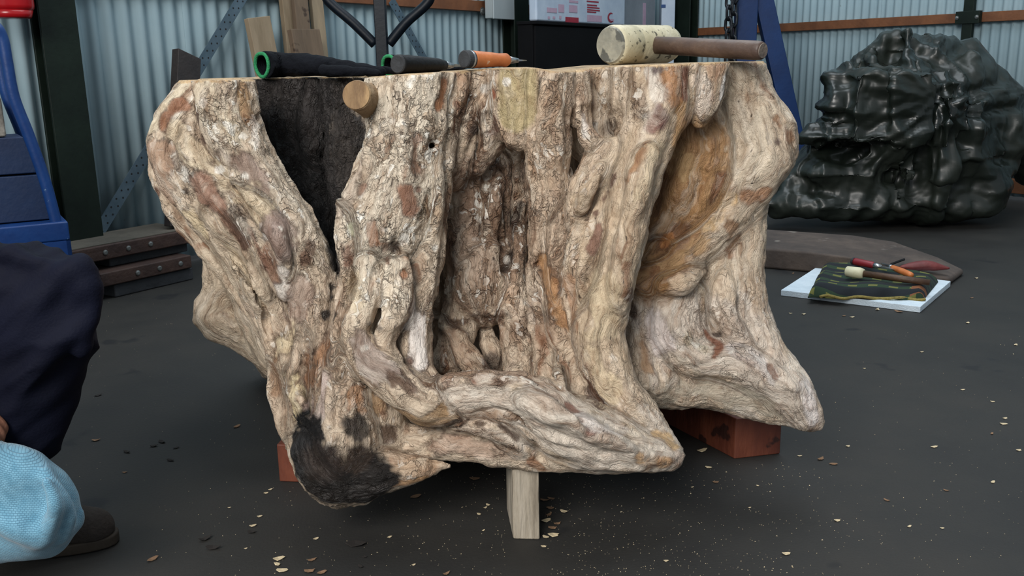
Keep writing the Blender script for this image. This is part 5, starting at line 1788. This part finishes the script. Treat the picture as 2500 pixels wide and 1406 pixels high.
np_mesh('cloth_body', np.array(V_, np.float32), np.array(Q_), cloth_material(), clo, {'weave': ('FLOAT_VECTOR', np.array(W_, np.float32))})
m_fringe = mat('yellow_hem', srgb(112, 100, 50), srgb(150, 134, 72), 80, 0.9, bump=0.5, bscale=300)
hem = [q0 * (1 - t) + q1 * t for t in [i / 30 for i in range(3, 31)]]
hem = [Vector((p.x, p.y - 0.006 + 0.008 * math.sin(i * 0.9), fz + 0.007 + 0.004 * math.sin(i * 0.7))) for i, p in enumerate(hem)]
mesh_obj('cloth_hem', tube(hem, 0.0055, 8), m_fringe, clo, smooth=True)

# tools on the cloth
zc_ = fz + 0.04
m_redh = mat('red_handle', srgb(110, 24, 32), srgb(134, 34, 42), 10, 0.45, bump=0.05)
m_redp = mat('dark_red_wood', srgb(88, 34, 34), srgb(120, 52, 50), 10, 0.6, bump=0.2)


def onz(px, py, z):
    return FL(px, py, z)


p0, p1 = onz(2085, 638, zc_ + 0.022), onz(2136, 648, zc_ + 0.020)
chisel('wood_chisel', 'chisel with red handle lying on the folded cloth', p0, p1, [(0, 0.013), (0.1, 0.0145), (0.5, 0.0135), (0.9, 0.013), (1, 0.010)], (m_redh, m_blkcap), 'tools on the cloth',
       blade=(0.07, 0.008, 0.003, 0.012), cap=(0.008, 0.0142))
p0, p1 = onz(2226, 672, zc_ + 0.018), onz(2177, 652, zc_ + 0.020)
chisel('wood_chisel', 'chisel with orange wooden handle lying on the folded cloth', p0, p1, [(0, 0.009), (0.1, 0.011), (0.5, 0.012), (0.9, 0.010), (1, 0.008)], (m_orange, m_orange), 'tools on the cloth',
       blade=(0.05, 0.006, 0.003, 0.009))
a = onz(2066, 662, zc_ + 0.022); b = onz(2108, 668, zc_ + 0.022); e = onz(2270, 690, zc_ + 0.013)
mm = thing('small_mallet', 'small round mallet with cream head lying on the folded cloth', 'mallet', (a.x, a.y, zc_), 'tools on the cloth')
ax = (b - a).normalized()
mesh_obj('head', lathe(a, ax, [(0, 0.016), (0.004, 0.020), ((b - a).length * 0.8, 0.021), ((b - a).length, 0.017)], 28), mat('cream_nylon', srgb(196, 190, 156), srgb(212, 208, 178), 12, 0.5, bump=0.1), mm, smooth=True)
mesh_obj('handle', lathe(b, (e - b), [(0, 0.012), ((e - b).length * 0.6, 0.0125), ((e - b).length, 0.011)], 20), mat('brown_handle', srgb(62, 42, 28), srgb(86, 62, 42), 14, 0.55, bump=0.2), mm, smooth=True)
# wooden plane-like tool with a dark red body resting on the slab end
pw = thing('red_hand_tool', 'dark red hand tool with pointed body lying on the slab beside the cloth', 'hand tool', tuple(onz(2265, 655, 0.06)), 'tools on the cloth')
p0, p1, p2 = onz(2196, 652, 0.062), onz(2262, 648, 0.07), onz(2318, 655, 0.062)
mesh_obj('tool_body', tube(smooth_path([p0, (p0 + p1) / 2, p1, (p1 + p2) / 2, p2], 4), [0.004, 0.008, 0.013, 0.018, 0.021, 0.023, 0.024, 0.025, 0.025, 0.024, 0.023, 0.021, 0.018, 0.014, 0.010, 0.007, 0.004], 14, squash=(0.8, 1.0)), m_redp, pw, smooth=True)
q_ = onz(2205, 634, 0.075); q2_ = onz(2178, 644, 0.07)
mesh_obj('tool_blade', obox((q_ + q2_) / 2, (q_ - q2_) / 2 * 1.3, Vector((0.004, 0.012, 0)), (0, 0, 0.002)), m_blkhandle, pw)

# ================================================================== PERSON SEATED AT THE LEFT
m_trouser = mat('navy_trousers', srgb(13, 15, 28), srgb(18, 21, 37), 5, 0.75, bump=0.15, bscale=200, spec=0.12)
m_shirt = mat('grey_work_shirt', srgb(60, 66, 72), srgb(76, 82, 88), 6, 0.85, bump=0.15, bscale=200)
m_skin = mat('skin', srgb(128, 86, 68), srgb(152, 106, 84), 12, 0.55, bump=0.15, bscale=150)
m_hair = mat('dark_hair', srgb(24, 20, 18), srgb(40, 34, 30), 30, 0.6, bump=0.5, bscale=150, stretch=(1, 1, 0.2))
m_shoe = mat('dark_suede', srgb(40, 34, 30), srgb(58, 50, 44), 16, 0.9, bump=0.35, bscale=160)
m_sole = mat('shoe_sole', srgb(46, 38, 30), srgb(66, 56, 44), 20, 0.8, bump=0.2)

PER = thing('person', 'person sitting at left in navy trousers and dark suede shoe, holding a blue towel', 'person', (-1.15, 1.45, 0.0))
kn = P(128, 712, 1.52)          # knee of the far (left) leg
an = P(88, 1150, 1.50)
hipL = Vector((-1.27, 1.53, 0.505)); hipR = Vector((-1.27, 1.33, 0.505))
knR = Vector((-0.98, 1.10, 0.50)); anR = Vector((-1.06, 1.08, 0.10))


def S3(rows, **kw):
    return Stroke([(p[0], p[1], p[2], r) for p, r in rows], **kw)


leg = [
    S3([(hipL, 0.098), (hipL.lerp(kn, 0.5) + Vector((0, 0, 0.008)), 0.090), (kn + Vector((-0.02, 0, 0.0)), 0.074)], k=0.03),
    S3([(kn, 0.070), (P(122, 810, 1.52), 0.074), (P(84, 930, 1.52), 0.078), (P(40, 1040, 1.51), 0.074), (P(16, 1105, 1.51), 0.072)], k=0.03),
    S3([(hipR, 0.098), (hipR.lerp(knR, 0.5), 0.090), (knR, 0.074)], k=0.03),
    S3([(knR, 0.070), (knR.lerp(anR, 0.4), 0.074), (knR.lerp(anR, 0.85), 0.07)], k=0.03),
    S3([((hipL + hipR) / 2 + Vector((-0.03, 0, 0.02)), 0.15), ((hipL + hipR) / 2 + Vector((-0.03, 0, 0.10)), 0.145)], k=0.05),
    # cloth folds
    px_stroke([(10, 610, 1.472, 10), (90, 640, 1.457, 12), (170, 660, 1.462, 9)], k=0.04),
    px_stroke([(30, 760, 1.462, 9), (110, 720, 1.452, 10), (190, 640, 1.472, 8)], k=0.04),
    px_stroke([(20, 830, 1.462, 9), (120, 790, 1.447, 10), (215, 700, 1.472, 8)], k=0.04),
    px_stroke([(60, 920, 1.452, 9), (150, 830, 1.442, 10), (220, 740, 1.472, 7)], k=0.04),
    px_stroke([(190, 660, 1.467, 8), (215, 700, 1.462, 9), (225, 760, 1.467, 8), (200, 860, 1.462, 7)], k=0.04),
]
hemz = P(80, 1118, 1.5).z


def leg_post(D, ax):
    Z = (hemz - 0.10 * (ax[0] - P(80, 1118, 1.5).x))[:, None, None] * 1.0 - ax[2][None, None, :]
    np.maximum(D, Z, out=D)


LV, LQ = sculpt(leg, (-1.50, 0.95, 0.05), (-0.66, 1.72, 0.80), 0.0055, post=leg_post)
LV = relax(LV, LQ, 2)
LN = vert_normals(LV, LQ)
fc_ = np.stack([LV[:, 0] * 5 + LV[:, 2] * 3, LV[:, 1] * 6, LV[:, 2] * 16 - LV[:, 0] * 12], 1) + 0.5 * np.stack([fbm(LV * 6, 2, s) for s in (3, 4, 5)], 1)
fo = 1 - np.abs(fbm(fc_, 2, 7)) * 2
LV = LV + LN * (0.0085 * fo)[:, None]
np_mesh('trousers', LV, LQ, m_trouser, PER)

# torso, arms, head (mostly outside the frame)
sh = Vector((-1.18, 1.43, 1.03))
shL, shR = sh + Vector((-0.01, 0.19, 0)), sh + Vector((-0.01, -0.19, 0))
hand = P(-92, 1000, 1.40)
elL = Vector((-1.28, 1.66, 0.78)); wrL = Vector((-1.13, 1.52, 0.69))
elR = Vector((-1.17, 1.20, 0.72)); wrR = hand + Vector((-0.10, -0.02, 0.10))
shirt = [S3([((hipL + hipR) / 2 + Vector((-0.03, 0, 0.08)), 0.150), (Vector((-1.27, 1.43, 0.80)), 0.150), (sh + Vector((-0.04, 0, -0.06)), 0.145)], k=0.04, ys=0.8),
         S3([(shL + Vector((0, -0.03, -0.02)), 0.085), (shL.lerp(elL, 0.5), 0.062), (elL, 0.056), (elL.lerp(wrL, 0.5), 0.052), (wrL, 0.045)], k=0.04),
         S3([(shR + Vector((0, 0.03, -0.02)), 0.085), (shR.lerp(elR, 0.5), 0.062), (elR, 0.056), (elR.lerp(wrR, 0.5), 0.052), (wrR, 0.045)], k=0.04)]
HV, HQ = sculpt(shirt, (-1.52, 1.0, 0.38), (-0.78, 1.8, 1.22), 0.008)
HV = relax(HV, HQ, 2)
hn = vert_normals(HV, HQ)
HV = HV + hn * (0.006 * (1 - 2 * np.abs(fbm(HV * 8, 2, 17))))[:, None]
np_mesh('shirt', HV, HQ, m_shirt, PER)

hc = sh + Vector((0.05, 0, 0.27))
fw = Vector((0.92, 0.05, -0.38)).normalized(); upv = Vector((0.36, 0, 0.93)).normalized()
upv = (upv - fw * upv.dot(fw)).normalized(); rt = fw.cross(upv)


def hp_(f, r, u):
    return hc + fw * f + rt * r + upv * u


body = [S3([(sh + Vector((-0.02, 0, -0.02)), 0.062), (hp_(-0.02, 0, -0.10), 0.058), (hp_(-0.01, 0, -0.04), 0.066)], k=0.03),
        S3([(hp_(-0.025, 0, 0.035), 0.088), (hp_(0.01, 0, 0.03), 0.084)], k=0.03),
        S3([(hp_(0.02, 0, -0.03), 0.064), (hp_(0.055, 0, -0.085), 0.034)], k=0.04),
        S3([(hp_(0.085, 0, 0.02), 0.010), (hp_(0.108, 0, -0.022), 0.014)], k=0.012),                    # nose
        S3([(hp_(0.072, -0.045, 0.036), 0.014), (hp_(0.086, 0, 0.034), 0.013), (hp_(0.072, 0.045, 0.036), 0.014)], k=0.02),   # brow
        S3([(hp_(0.084, -0.022, -0.058), 0.007), (hp_(0.092, 0, -0.058), 0.009), (hp_(0.084, 0.022, -0.058), 0.007)], k=0.01),  # lips
        S3([(hp_(-0.01, -0.086, 0.015), 0.014), (hp_(-0.012, -0.09, -0.02), 0.010)], k=0.008),           # ears
        S3([(hp_(-0.01, 0.086, 0.015), 0.014), (hp_(-0.012, 0.09, -0.02), 0.010)], k=0.008),
        S3([(hp_(0.085, -0.03, 0.014), 0.010), (hp_(0.087, -0.03, 0.014), 0.010)], k=0.012, cut=True),
        S3([(hp_(0.085, 0.03, 0.014), 0.010), (hp_(0.087, 0.03, 0.014), 0.010)], k=0.012, cut=True)]
HNV, HNQ = sculpt(body, np.array(hc) - 0.34, np.array(hc) + 0.2, 0.004)


def hand_strokes(wr, palm, dirs, thumb, r=0.0088):
    out = [S3([(wr, 0.026), (wr.lerp(palm, 0.5), 0.029), (palm, 0.030)], k=0.02)]
    for base, mid, tip in dirs:
        out.append(S3([(palm.lerp(base, 0.4), r * 1.2), (base, r * 1.12), (mid, r), (tip, r * 0.8)], k=0.006))
    out.append(S3([(palm.lerp(wr, 0.35), r * 1.6), (thumb[0], r * 1.25), (thumb[1], r * 0.9)], k=0.01))
    return out


# right hand gripping the towel
pR = hand
fin = []
for i_, dy in enumerate((-0.026, -0.009, 0.009, 0.026)):
    ln_ = (0.9, 1.0, 0.96, 0.78)[i_]
    bs = pR + Vector((0.028, dy, -0.022))
    fin.append((bs, bs + Vector((0.022, 0, -0.028)) * ln_, bs + Vector((0.002, 0, -0.056)) * ln_))
hs = hand_strokes(wrR, pR, fin, (pR + Vector((0.0, -0.040, -0.018)), pR + Vector((0.022, -0.040, -0.048))))
# left hand resting on the knee side of the thigh
pL = Vector((-1.06, 1.50, 0.672))
fin = []
for i_, dy in enumerate((-0.028, -0.010, 0.009, 0.027)):
    ln_ = (0.92, 1.0, 0.95, 0.76)[i_]
    bs = pL + Vector((0.040, dy, -0.006))
    fin.append((bs, bs + Vector((0.034, 0.002, -0.010)) * ln_, bs + Vector((0.056, 0.003, -0.034)) * ln_))
hs2 = hand_strokes(wrL, pL, fin, (pL + Vector((0.012, -0.044, -0.008)), pL + Vector((0.046, -0.056, -0.022))))
# one continuous body: head and neck, hidden trunk and arms, hands
inner = [S3([(sh + Vector((-0.03, 0, -0.06)), 0.10), (Vector((-1.27, 1.43, 0.75)), 0.11), ((hipL + hipR) / 2 + Vector((-0.03, 0, 0.06)), 0.11)], k=0.03),
         S3([(sh + Vector((-0.03, 0, -0.04)), 0.06), (shL + Vector((0, -0.03, -0.02)), 0.05), (elL, 0.036), (wrL, 0.026)], k=0.02),
         S3([(sh + Vector((-0.03, 0, -0.04)), 0.06), (shR + Vector((0, 0.03, -0.02)), 0.05), (elR, 0.036), (wrR, 0.026)], k=0.02)]
BV, BQ = sculpt(inner + body + hs + hs2, (-1.52, 1.0, 0.22), (-0.74, 1.75, 1.48), 0.0038)
BV = relax(BV, BQ, 1)
np_mesh('body', BV, BQ, m_skin, PER)
hairs = [S3([(hp_(-0.045, 0, 0.055), 0.088), (hp_(0.0, 0, 0.062), 0.080)], k=0.02), S3([(hp_(-0.06, 0, 0.0), 0.075), (hp_(-0.05, 0, -0.04), 0.06)], k=0.03)]
XV, XQ = sculpt(hairs, np.array(hc) - 0.2, np.array(hc) + 0.2, 0.006)
XV = relax(XV, XQ, 1)
np_mesh('hair', XV, XQ, m_hair, PER)


# shoes
def shoe(toe, heel, label=None):
    d = (toe - heel); d.z = 0; L = d.length; d.normalize()
    sd = Vector((-d.y, d.x, 0))
    pt = lambda f, s, z: heel + d * (f * L) + sd * s + Vector((0, 0, z))
    up = [S3([(pt(0.12, 0, 0.055), 0.040), (pt(0.35, 0, 0.060), 0.044), (pt(0.6, 0, 0.045), 0.042), (pt(0.85, 0, 0.034), 0.034)], k=0.02),
          S3([(pt(0.14, 0, 0.08), 0.040), (pt(0.18, 0, 0.12), 0.042)], k=0.03),
          S3([(pt(0.75, 0.012, 0.032), 0.032), (pt(0.88, 0.0, 0.03), 0.030)], k=0.02)]

    def base(D, ax):
        np.maximum(D, 0.021 - ax[2][None, None, :], out=D)

    lo = np.minimum(np.array(toe), np.array(heel)) - 0.09; hi = np.maximum(np.array(toe), np.array(heel)) + 0.09
    lo[2], hi[2] = -0.01, 0.19
    V, Q = sculpt(up, lo, hi, 0.0035, post=base)
    V = relax(V, Q, 1)
    o = np_mesh('shoe', V, Q, m_shoe, PER)
    n = 28
    ring = []
    for k in range(n):
        th = 2 * math.pi * k / n
        f = 0.5 + 0.53 * math.cos(th)
        w = 0.047 * (0.86 + 0.16 * math.cos(th)) * (1 if abs(math.sin(th)) > 0 else 0)
        ring.append(pt(f, w * math.copysign(abs(math.sin(th)) ** 0.75, math.sin(th)), 0.001))
    so = mesh_obj('sole', prism(ring, (0, 0, 0.021)), m_sole, o, bevel=0.004)
    return o


toe = FL(282, 1322); toe.z = 0
shoe(toe + Vector((0.0, 0, 0)), toe + Vector((-0.255, -0.05, 0)))
shoe(Vector((-0.90, 1.02, 0)), Vector((-1.15, 1.06, 0)))

# low crate he sits on (outside the picture)
m_crate = mat('crate_wood', srgb(120, 96, 70), srgb(146, 120, 90), 9, 0.8, bump=0.3)
crt = thing('sitting_crate', 'low slatted wooden crate under the seated person', 'crate', (-1.32, 1.43, 0))
for k in range(4):
    mesh_obj('slat', obox((-1.32, 1.43, 0.05 + k * 0.092), (0.15, 0, 0), (0, 0.20, 0), (0, 0, 0.036)), m_crate, crt, bevel=0.003)
for sx in (-1, 1):
    for sy in (-1, 1):
        mesh_obj('corner_post', obox((-1.32 + sx * 0.158, 1.43 + sy * 0.208, 0.185), (0.012, 0, 0), (0, 0.012, 0), (0, 0, 0.185)), m_crate, crt)


# ================================================================== BLUE TOWEL
def towel_material():
    m = bpy.data.materials.new('light_blue_towel')
    nt, N, L, b = nodes_of(m)
    at = N.new('ShaderNodeAttribute'); at.attribute_name = 'weave'
    br = N.new('ShaderNodeTexBrick')
    br.inputs['Scale'].default_value = 95
    br.inputs['Mortar Size'].default_value = 0.045
    br.inputs['Mortar Smooth'].default_value = 0.8
    L.new(at.outputs['Vector'], br.inputs['Vector'])
    n = N.new('ShaderNodeTexNoise'); n.inputs['Scale'].default_value = 70; n.inputs['Detail'].default_value = 4
    L.new(at.outputs['Vector'], n.inputs['Vector'])
    cr = N.new('ShaderNodeValToRGB')
    cr.color_ramp.elements[0].position, cr.color_ramp.elements[1].position = 0.3, 0.7
    cr.color_ramp.elements[0].color = srgb(92, 142, 166); cr.color_ramp.elements[1].color = srgb(122, 170, 192)
    L.new(n.outputs['Fac'], cr.inputs['Fac'])
    mx = N.new('ShaderNodeMix'); mx.data_type = 'RGBA'
    L.new(br.outputs['Fac'], mx.inputs['Factor']); L.new(cr.outputs['Color'], mx.inputs['A']); mx.inputs['B'].default_value = srgb(76, 122, 146)
    L.new(mx.outputs['Result'], b.inputs['Base Color'])
    b.inputs['Roughness'].default_value = 0.95
    b.inputs['Sheen Weight'].default_value = 0.3
    h = N.new('ShaderNodeMath'); h.operation = 'SUBTRACT'; L.new(n.outputs['Fac'], h.inputs[0]); L.new(br.outputs['Fac'], h.inputs[1])
    bp = N.new('ShaderNodeBump'); bp.inputs['Strength'].default_value = 0.5; bp.inputs['Distance'].default_value = 0.002
    L.new(h.outputs[0], bp.inputs['Height']); L.new(bp.outputs[0], b.inputs['Normal'])
    return m


YTW = 1.36
tw = [px_stroke([(-30, 1110, YTW + 0.03, 40), (20, 1150, YTW, 62), (70, 1220, YTW, 90), (90, 1270, YTW, 82)], k=0.03),
      px_stroke([(60, 1150, YTW, 50), (130, 1215, YTW + 0.01, 46), (168, 1262, YTW + 0.02, 32), (196, 1252, YTW + 0.02, 12)], k=0.03),
      px_stroke([(-60, 1180, YTW, 90), (-40, 1280, YTW, 90), (40, 1300, YTW, 60), (110, 1315, YTW + 0.02, 44)], k=0.03),
      px_stroke([(110, 1160, YTW - 0.02, 14), (150, 1210, YTW - 0.03, 16), (172, 1270, YTW - 0.02, 14), (150, 1310, YTW - 0.01, 12)], k=0.02),
      px_stroke([(110, 1180, YTW - 0.055, 16), (128, 1240, YTW - 0.06, 18), (110, 1310, YTW - 0.05, 14)], k=0.03),
      px_stroke([(0, 1270, YTW - 0.06, 16), (40, 1300, YTW - 0.065, 20), (90, 1320, YTW - 0.05, 14)], k=0.03),
      px_stroke([(58, 1178, YTW - 0.075, 12), (72, 1215, YTW - 0.07, 22), (76, 1262, YTW - 0.075, 14)], k=0.03, cut=True),
      px_stroke([(-10, 1195, YTW - 0.08, 12), (20, 1230, YTW - 0.075, 16)], k=0.03, cut=True)]
tl, th_ = P(-160, 1360, YTW), P(230, 1060, YTW)


def tw_post(D, ax):
    np.maximum(D, 0.026 - ax[2][None, None, :], out=D)


WV, WQ = sculpt(tw, (tl.x - 0.05, YTW - 0.16, 0.0), (-0.62, YTW + 0.2, 0.42), 0.004, post=tw_post)
WV = relax(WV, WQ, 2)
wn_ = vert_normals(WV, WQ)
WV = WV + wn_ * (0.004 * fbm(WV * 16, 2, 29))[:, None]
towel = np_mesh('hand_towel', WV, WQ, towel_material(), None, {'weave': ('FLOAT_VECTOR', np.stack([WV[:, 0] + 0.4 * WV[:, 1], WV[:, 2] + 0.25 * WV[:, 0], WV[:, 1] * 0], 1))})
tag(towel, 'light blue woven towel hanging in folds from the seated person\'s hand', 'towel')

# ================================================================== WOOD CHIPS AND DUST ON THE FLOOR
m_chip = mat('pale_chip', srgb(186, 166, 130), srgb(214, 198, 166), 60, 0.8, bump=0.3, bscale=200)
m_chip2 = mat('brown_chip', srgb(110, 84, 62), srgb(146, 114, 86), 60, 0.85, bump=0.3, bscale=200)
m_chip3 = mat('black_bark_chip', srgb(26, 22, 20), srgb(40, 34, 30), 60, 0.9, bump=0.3, bscale=200)
rr_ = random.Random(12)


def chip_mesh(seed, m):
    r = random.Random(seed)
    n = 7
    v, f = [], []
    for lay in (0, 1):
        for k in range(n):
            th = 2 * math.pi * k / n
            a = 1.0 + r.uniform(-0.3, 0.3)
            x, y = a * math.cos(th), 0.55 * a * math.sin(th)
            z = 0.10 + 0.28 * x * x + r.uniform(-0.03, 0.03) + (0.13 if lay else 0)
            v.append((x, y, z))
    v += [(0, 0, 0.0), (0, 0, 0.16)]
    for k in range(n):
        j = (k + 1) % n
        f += [[k, j, n + j, n + k], [j, k, 2 * n], [n + k, n + j, 2 * n + 1]]
    me = bpy.data.meshes.new('wood_chip')
    me.from_pydata(v, [], f)
    me.materials.append(m)
    return me


chips = {m.name: [chip_mesh(s + 10 * i, m) for s in range(4)] for i, m in enumerate((m_chip, m_chip2, m_chip3))}
CH_LIST = [
    # px, py, size px, material, label
    (681, 1366, 13, 0, 'pale curled chip on the floor left of the two other front chips'), (678, 1379, 9, 0, None), (688, 1394, 14, 0, None), (762, 1368, 10, 1, None), (755, 1396, 12, 1, None), (785, 1400, 12, 1, None),
    (868, 1330, 22, 2, 'blackened bark flake lying in the foreground'), (771, 1316, 7, 0, None), (951, 1312, 6, 0, None), (1014, 1214, 14, 1, None), (1160, 1170, 13, 1, None),
    (1192, 1234, 6, 0, None), (1185, 1240, 5, 0, None), (1170, 1256, 6, 0, None), (1180, 1296, 4, 0, None),
    (1330, 1222, 10, 1, None), (1345, 1218, 9, 1, None), (1343, 1242, 10, 1, None), (1376, 1250, 10, 0, None), (1333, 1272, 12, 0, None), (1348, 1290, 10, 1, None), (1352, 1308, 14, 0, None), (1332, 1312, 9, 0, None), (1340, 1258, 9, 1, None), (1360, 1280, 8, 1, None), (1328, 1335, 7, 0, None),
    (1713, 1102, 12, 0, 'large pale chip lying beside the front root tip'), (1730, 1142, 8, 0, None), (1747, 1178, 7, 1, None), (2044, 1272, 8, 0, None), (2220, 1286, 6, 0, None), (1919, 1353, 10, 0, 'forked pale chip lying in the right foreground'), (1626, 1370, 6, 0, None),
    (2070, 1090, 6, 0, None), (2280, 1092, 8, 0, None), (2453, 1022, 6, 0, None), (2450, 1036, 8, 0, None), (2487, 1100, 7, 0, None), (2350, 952, 5, 0, None), (2423, 981, 5, 0, None), (2480, 843, 6, 0, None), (2422, 1060, 6, 1, None), (2424, 1178, 7, 0, None), (2310, 1198, 6, 1, None), (2003, 1122, 9, 1, None), (2034, 1134, 10, 1, None), (1952, 1114, 5, 0, None), (2165, 1222, 7, 1, None),
    (2080, 775, 6, 0, None), (2142, 757, 7, 0, None), (2194, 762, 10, 1, None), (2383, 680, 5, 0, None), (1962, 768, 5, 0, None), (2060, 772, 5, 1, None), (2372, 728, 5, 1, None), (2362, 789, 6, 0, None), (1930, 766, 4, 0, None), (1936, 668, 4, 1, None),
    (240, 966, 8, 2, None), (235, 1076, 9, 1, None), (310, 1105, 9, 2, None), (395, 1080, 10, 2, None), (376, 1090, 8, 2, None), (430, 1094, 7, 2, None), (416, 1125, 9, 2, None), (578, 1043, 10, 1, None), (305, 1154, 6, 1, None), (500, 1318, 14, 2, None), (520, 1340, 16, 2, None), (372, 1368, 14, 1, None), (617, 1285, 8, 0, None), (614, 1300, 10, 2, None), (634, 1262, 6, 0, None), (650, 1204, 6, 0, None), (660, 1196, 5, 0, None), (1090, 1402, 9, 1, None), (1010, 1380, 5, 0, None), (880, 1384, 8, 2, None), (890, 1360, 6, 2, None), (600, 1340, 4, 0, None), (560, 1240, 4, 0, None), (2110, 900, 4, 0, None), (2250, 860, 4, 0, None), (2300, 1290, 5, 0, None), (1830, 1240, 4, 0, None), (1850, 1186, 4, 0, None), (1690, 1190, 4, 0, None),
]
mats3 = (m_chip, m_chip2, m_chip3)
kinds = ('pale', 'brown', 'blackened')
for i, (x, y, sz, mi, lab) in enumerate(CH_LIST):
    p = FL(x, y)
    s = PR(sz, x, y, p.y)
    me = chips[mats3[mi].name][i % 4]
    o = bpy.data.objects.new('wood_chip', me)
    COL.objects.link(o)
    o.location = (p.x, p.y, 0.0005)
    o.scale = (s, s, s * rr_.uniform(0.6, 1.1))
    o.rotation_euler = (0, 0, rr_.uniform(-0.8, 0.8))
    if lab:
        tag(o, lab, 'wood chip', 'loose wood chips on the floor')
    else:
        if 1150 < x < 1400: where = 'right of the front block' if x > 1320 else 'left of the front block'
        elif x < 560: where = 'between the seated person and the stump'
        elif x <= 1150: where = 'below the charred root end' if y < 1330 else 'in the left foreground edge'
        elif y < 800: where = 'around the polystyrene sheet'
        elif x > 2250: where = 'at the far right'
        elif y > 1200: where = 'in the right foreground'
        elif x < 1800: where = 'beside the front root tip'
        else: where = 'right of the red hardwood block'
        tag(o, 'small %s wood chip on the dark floor %s' % (kinds[mi], where), 'wood chip', '%s chips %s' % (kinds[mi], where))

# fine sawdust: uncountable
dv, df = [], []
for i in range(1900):
    if i < 900:
        x, y = rr_.gauss(1500, 330), rr_.uniform(1130, 1406)
    else:
        x, y = rr_.uniform(0, 2500), rr_.uniform(700, 1406)
    p = FL(x, y)
    if p.y > 4.5 or (1880 < x < 2370 and y < 790) or (1600 < x < 1930 and y < 1130) or (x < 320 and y > 1200) or (660 < x < 830 and y < 1190) or (1235 < x < 1330): continue
    s = rr_.uniform(0.0004, 0.0012) * (1.8 if rr_.random() < 0.06 else 1)
    th = rr_.uniform(0, 3.14)
    d1 = Vector((math.cos(th), math.sin(th), 0)) * s; d2 = Vector((-math.sin(th), math.cos(th), 0)) * s * 0.5
    k = len(dv)
    dv += [p - d1 + Vector((0, 0, 0.0004)), p - d2 + Vector((0, 0, 0.0004)), p + d1 + Vector((0, 0, 0.0004)), p + d2 + Vector((0, 0, 0.0004)), p + Vector((0, 0, 0.0004 + s * 0.8))]
    df += [[k, k + 1, k + 4], [k + 1, k + 2, k + 4], [k + 2, k + 3, k + 4], [k + 3, k, k + 4]]
du = mesh_obj('sawdust', (dv, df), m_chip)
tag(du, 'fine pale sawdust scattered over the dark floor', 'sawdust', kind='stuff')
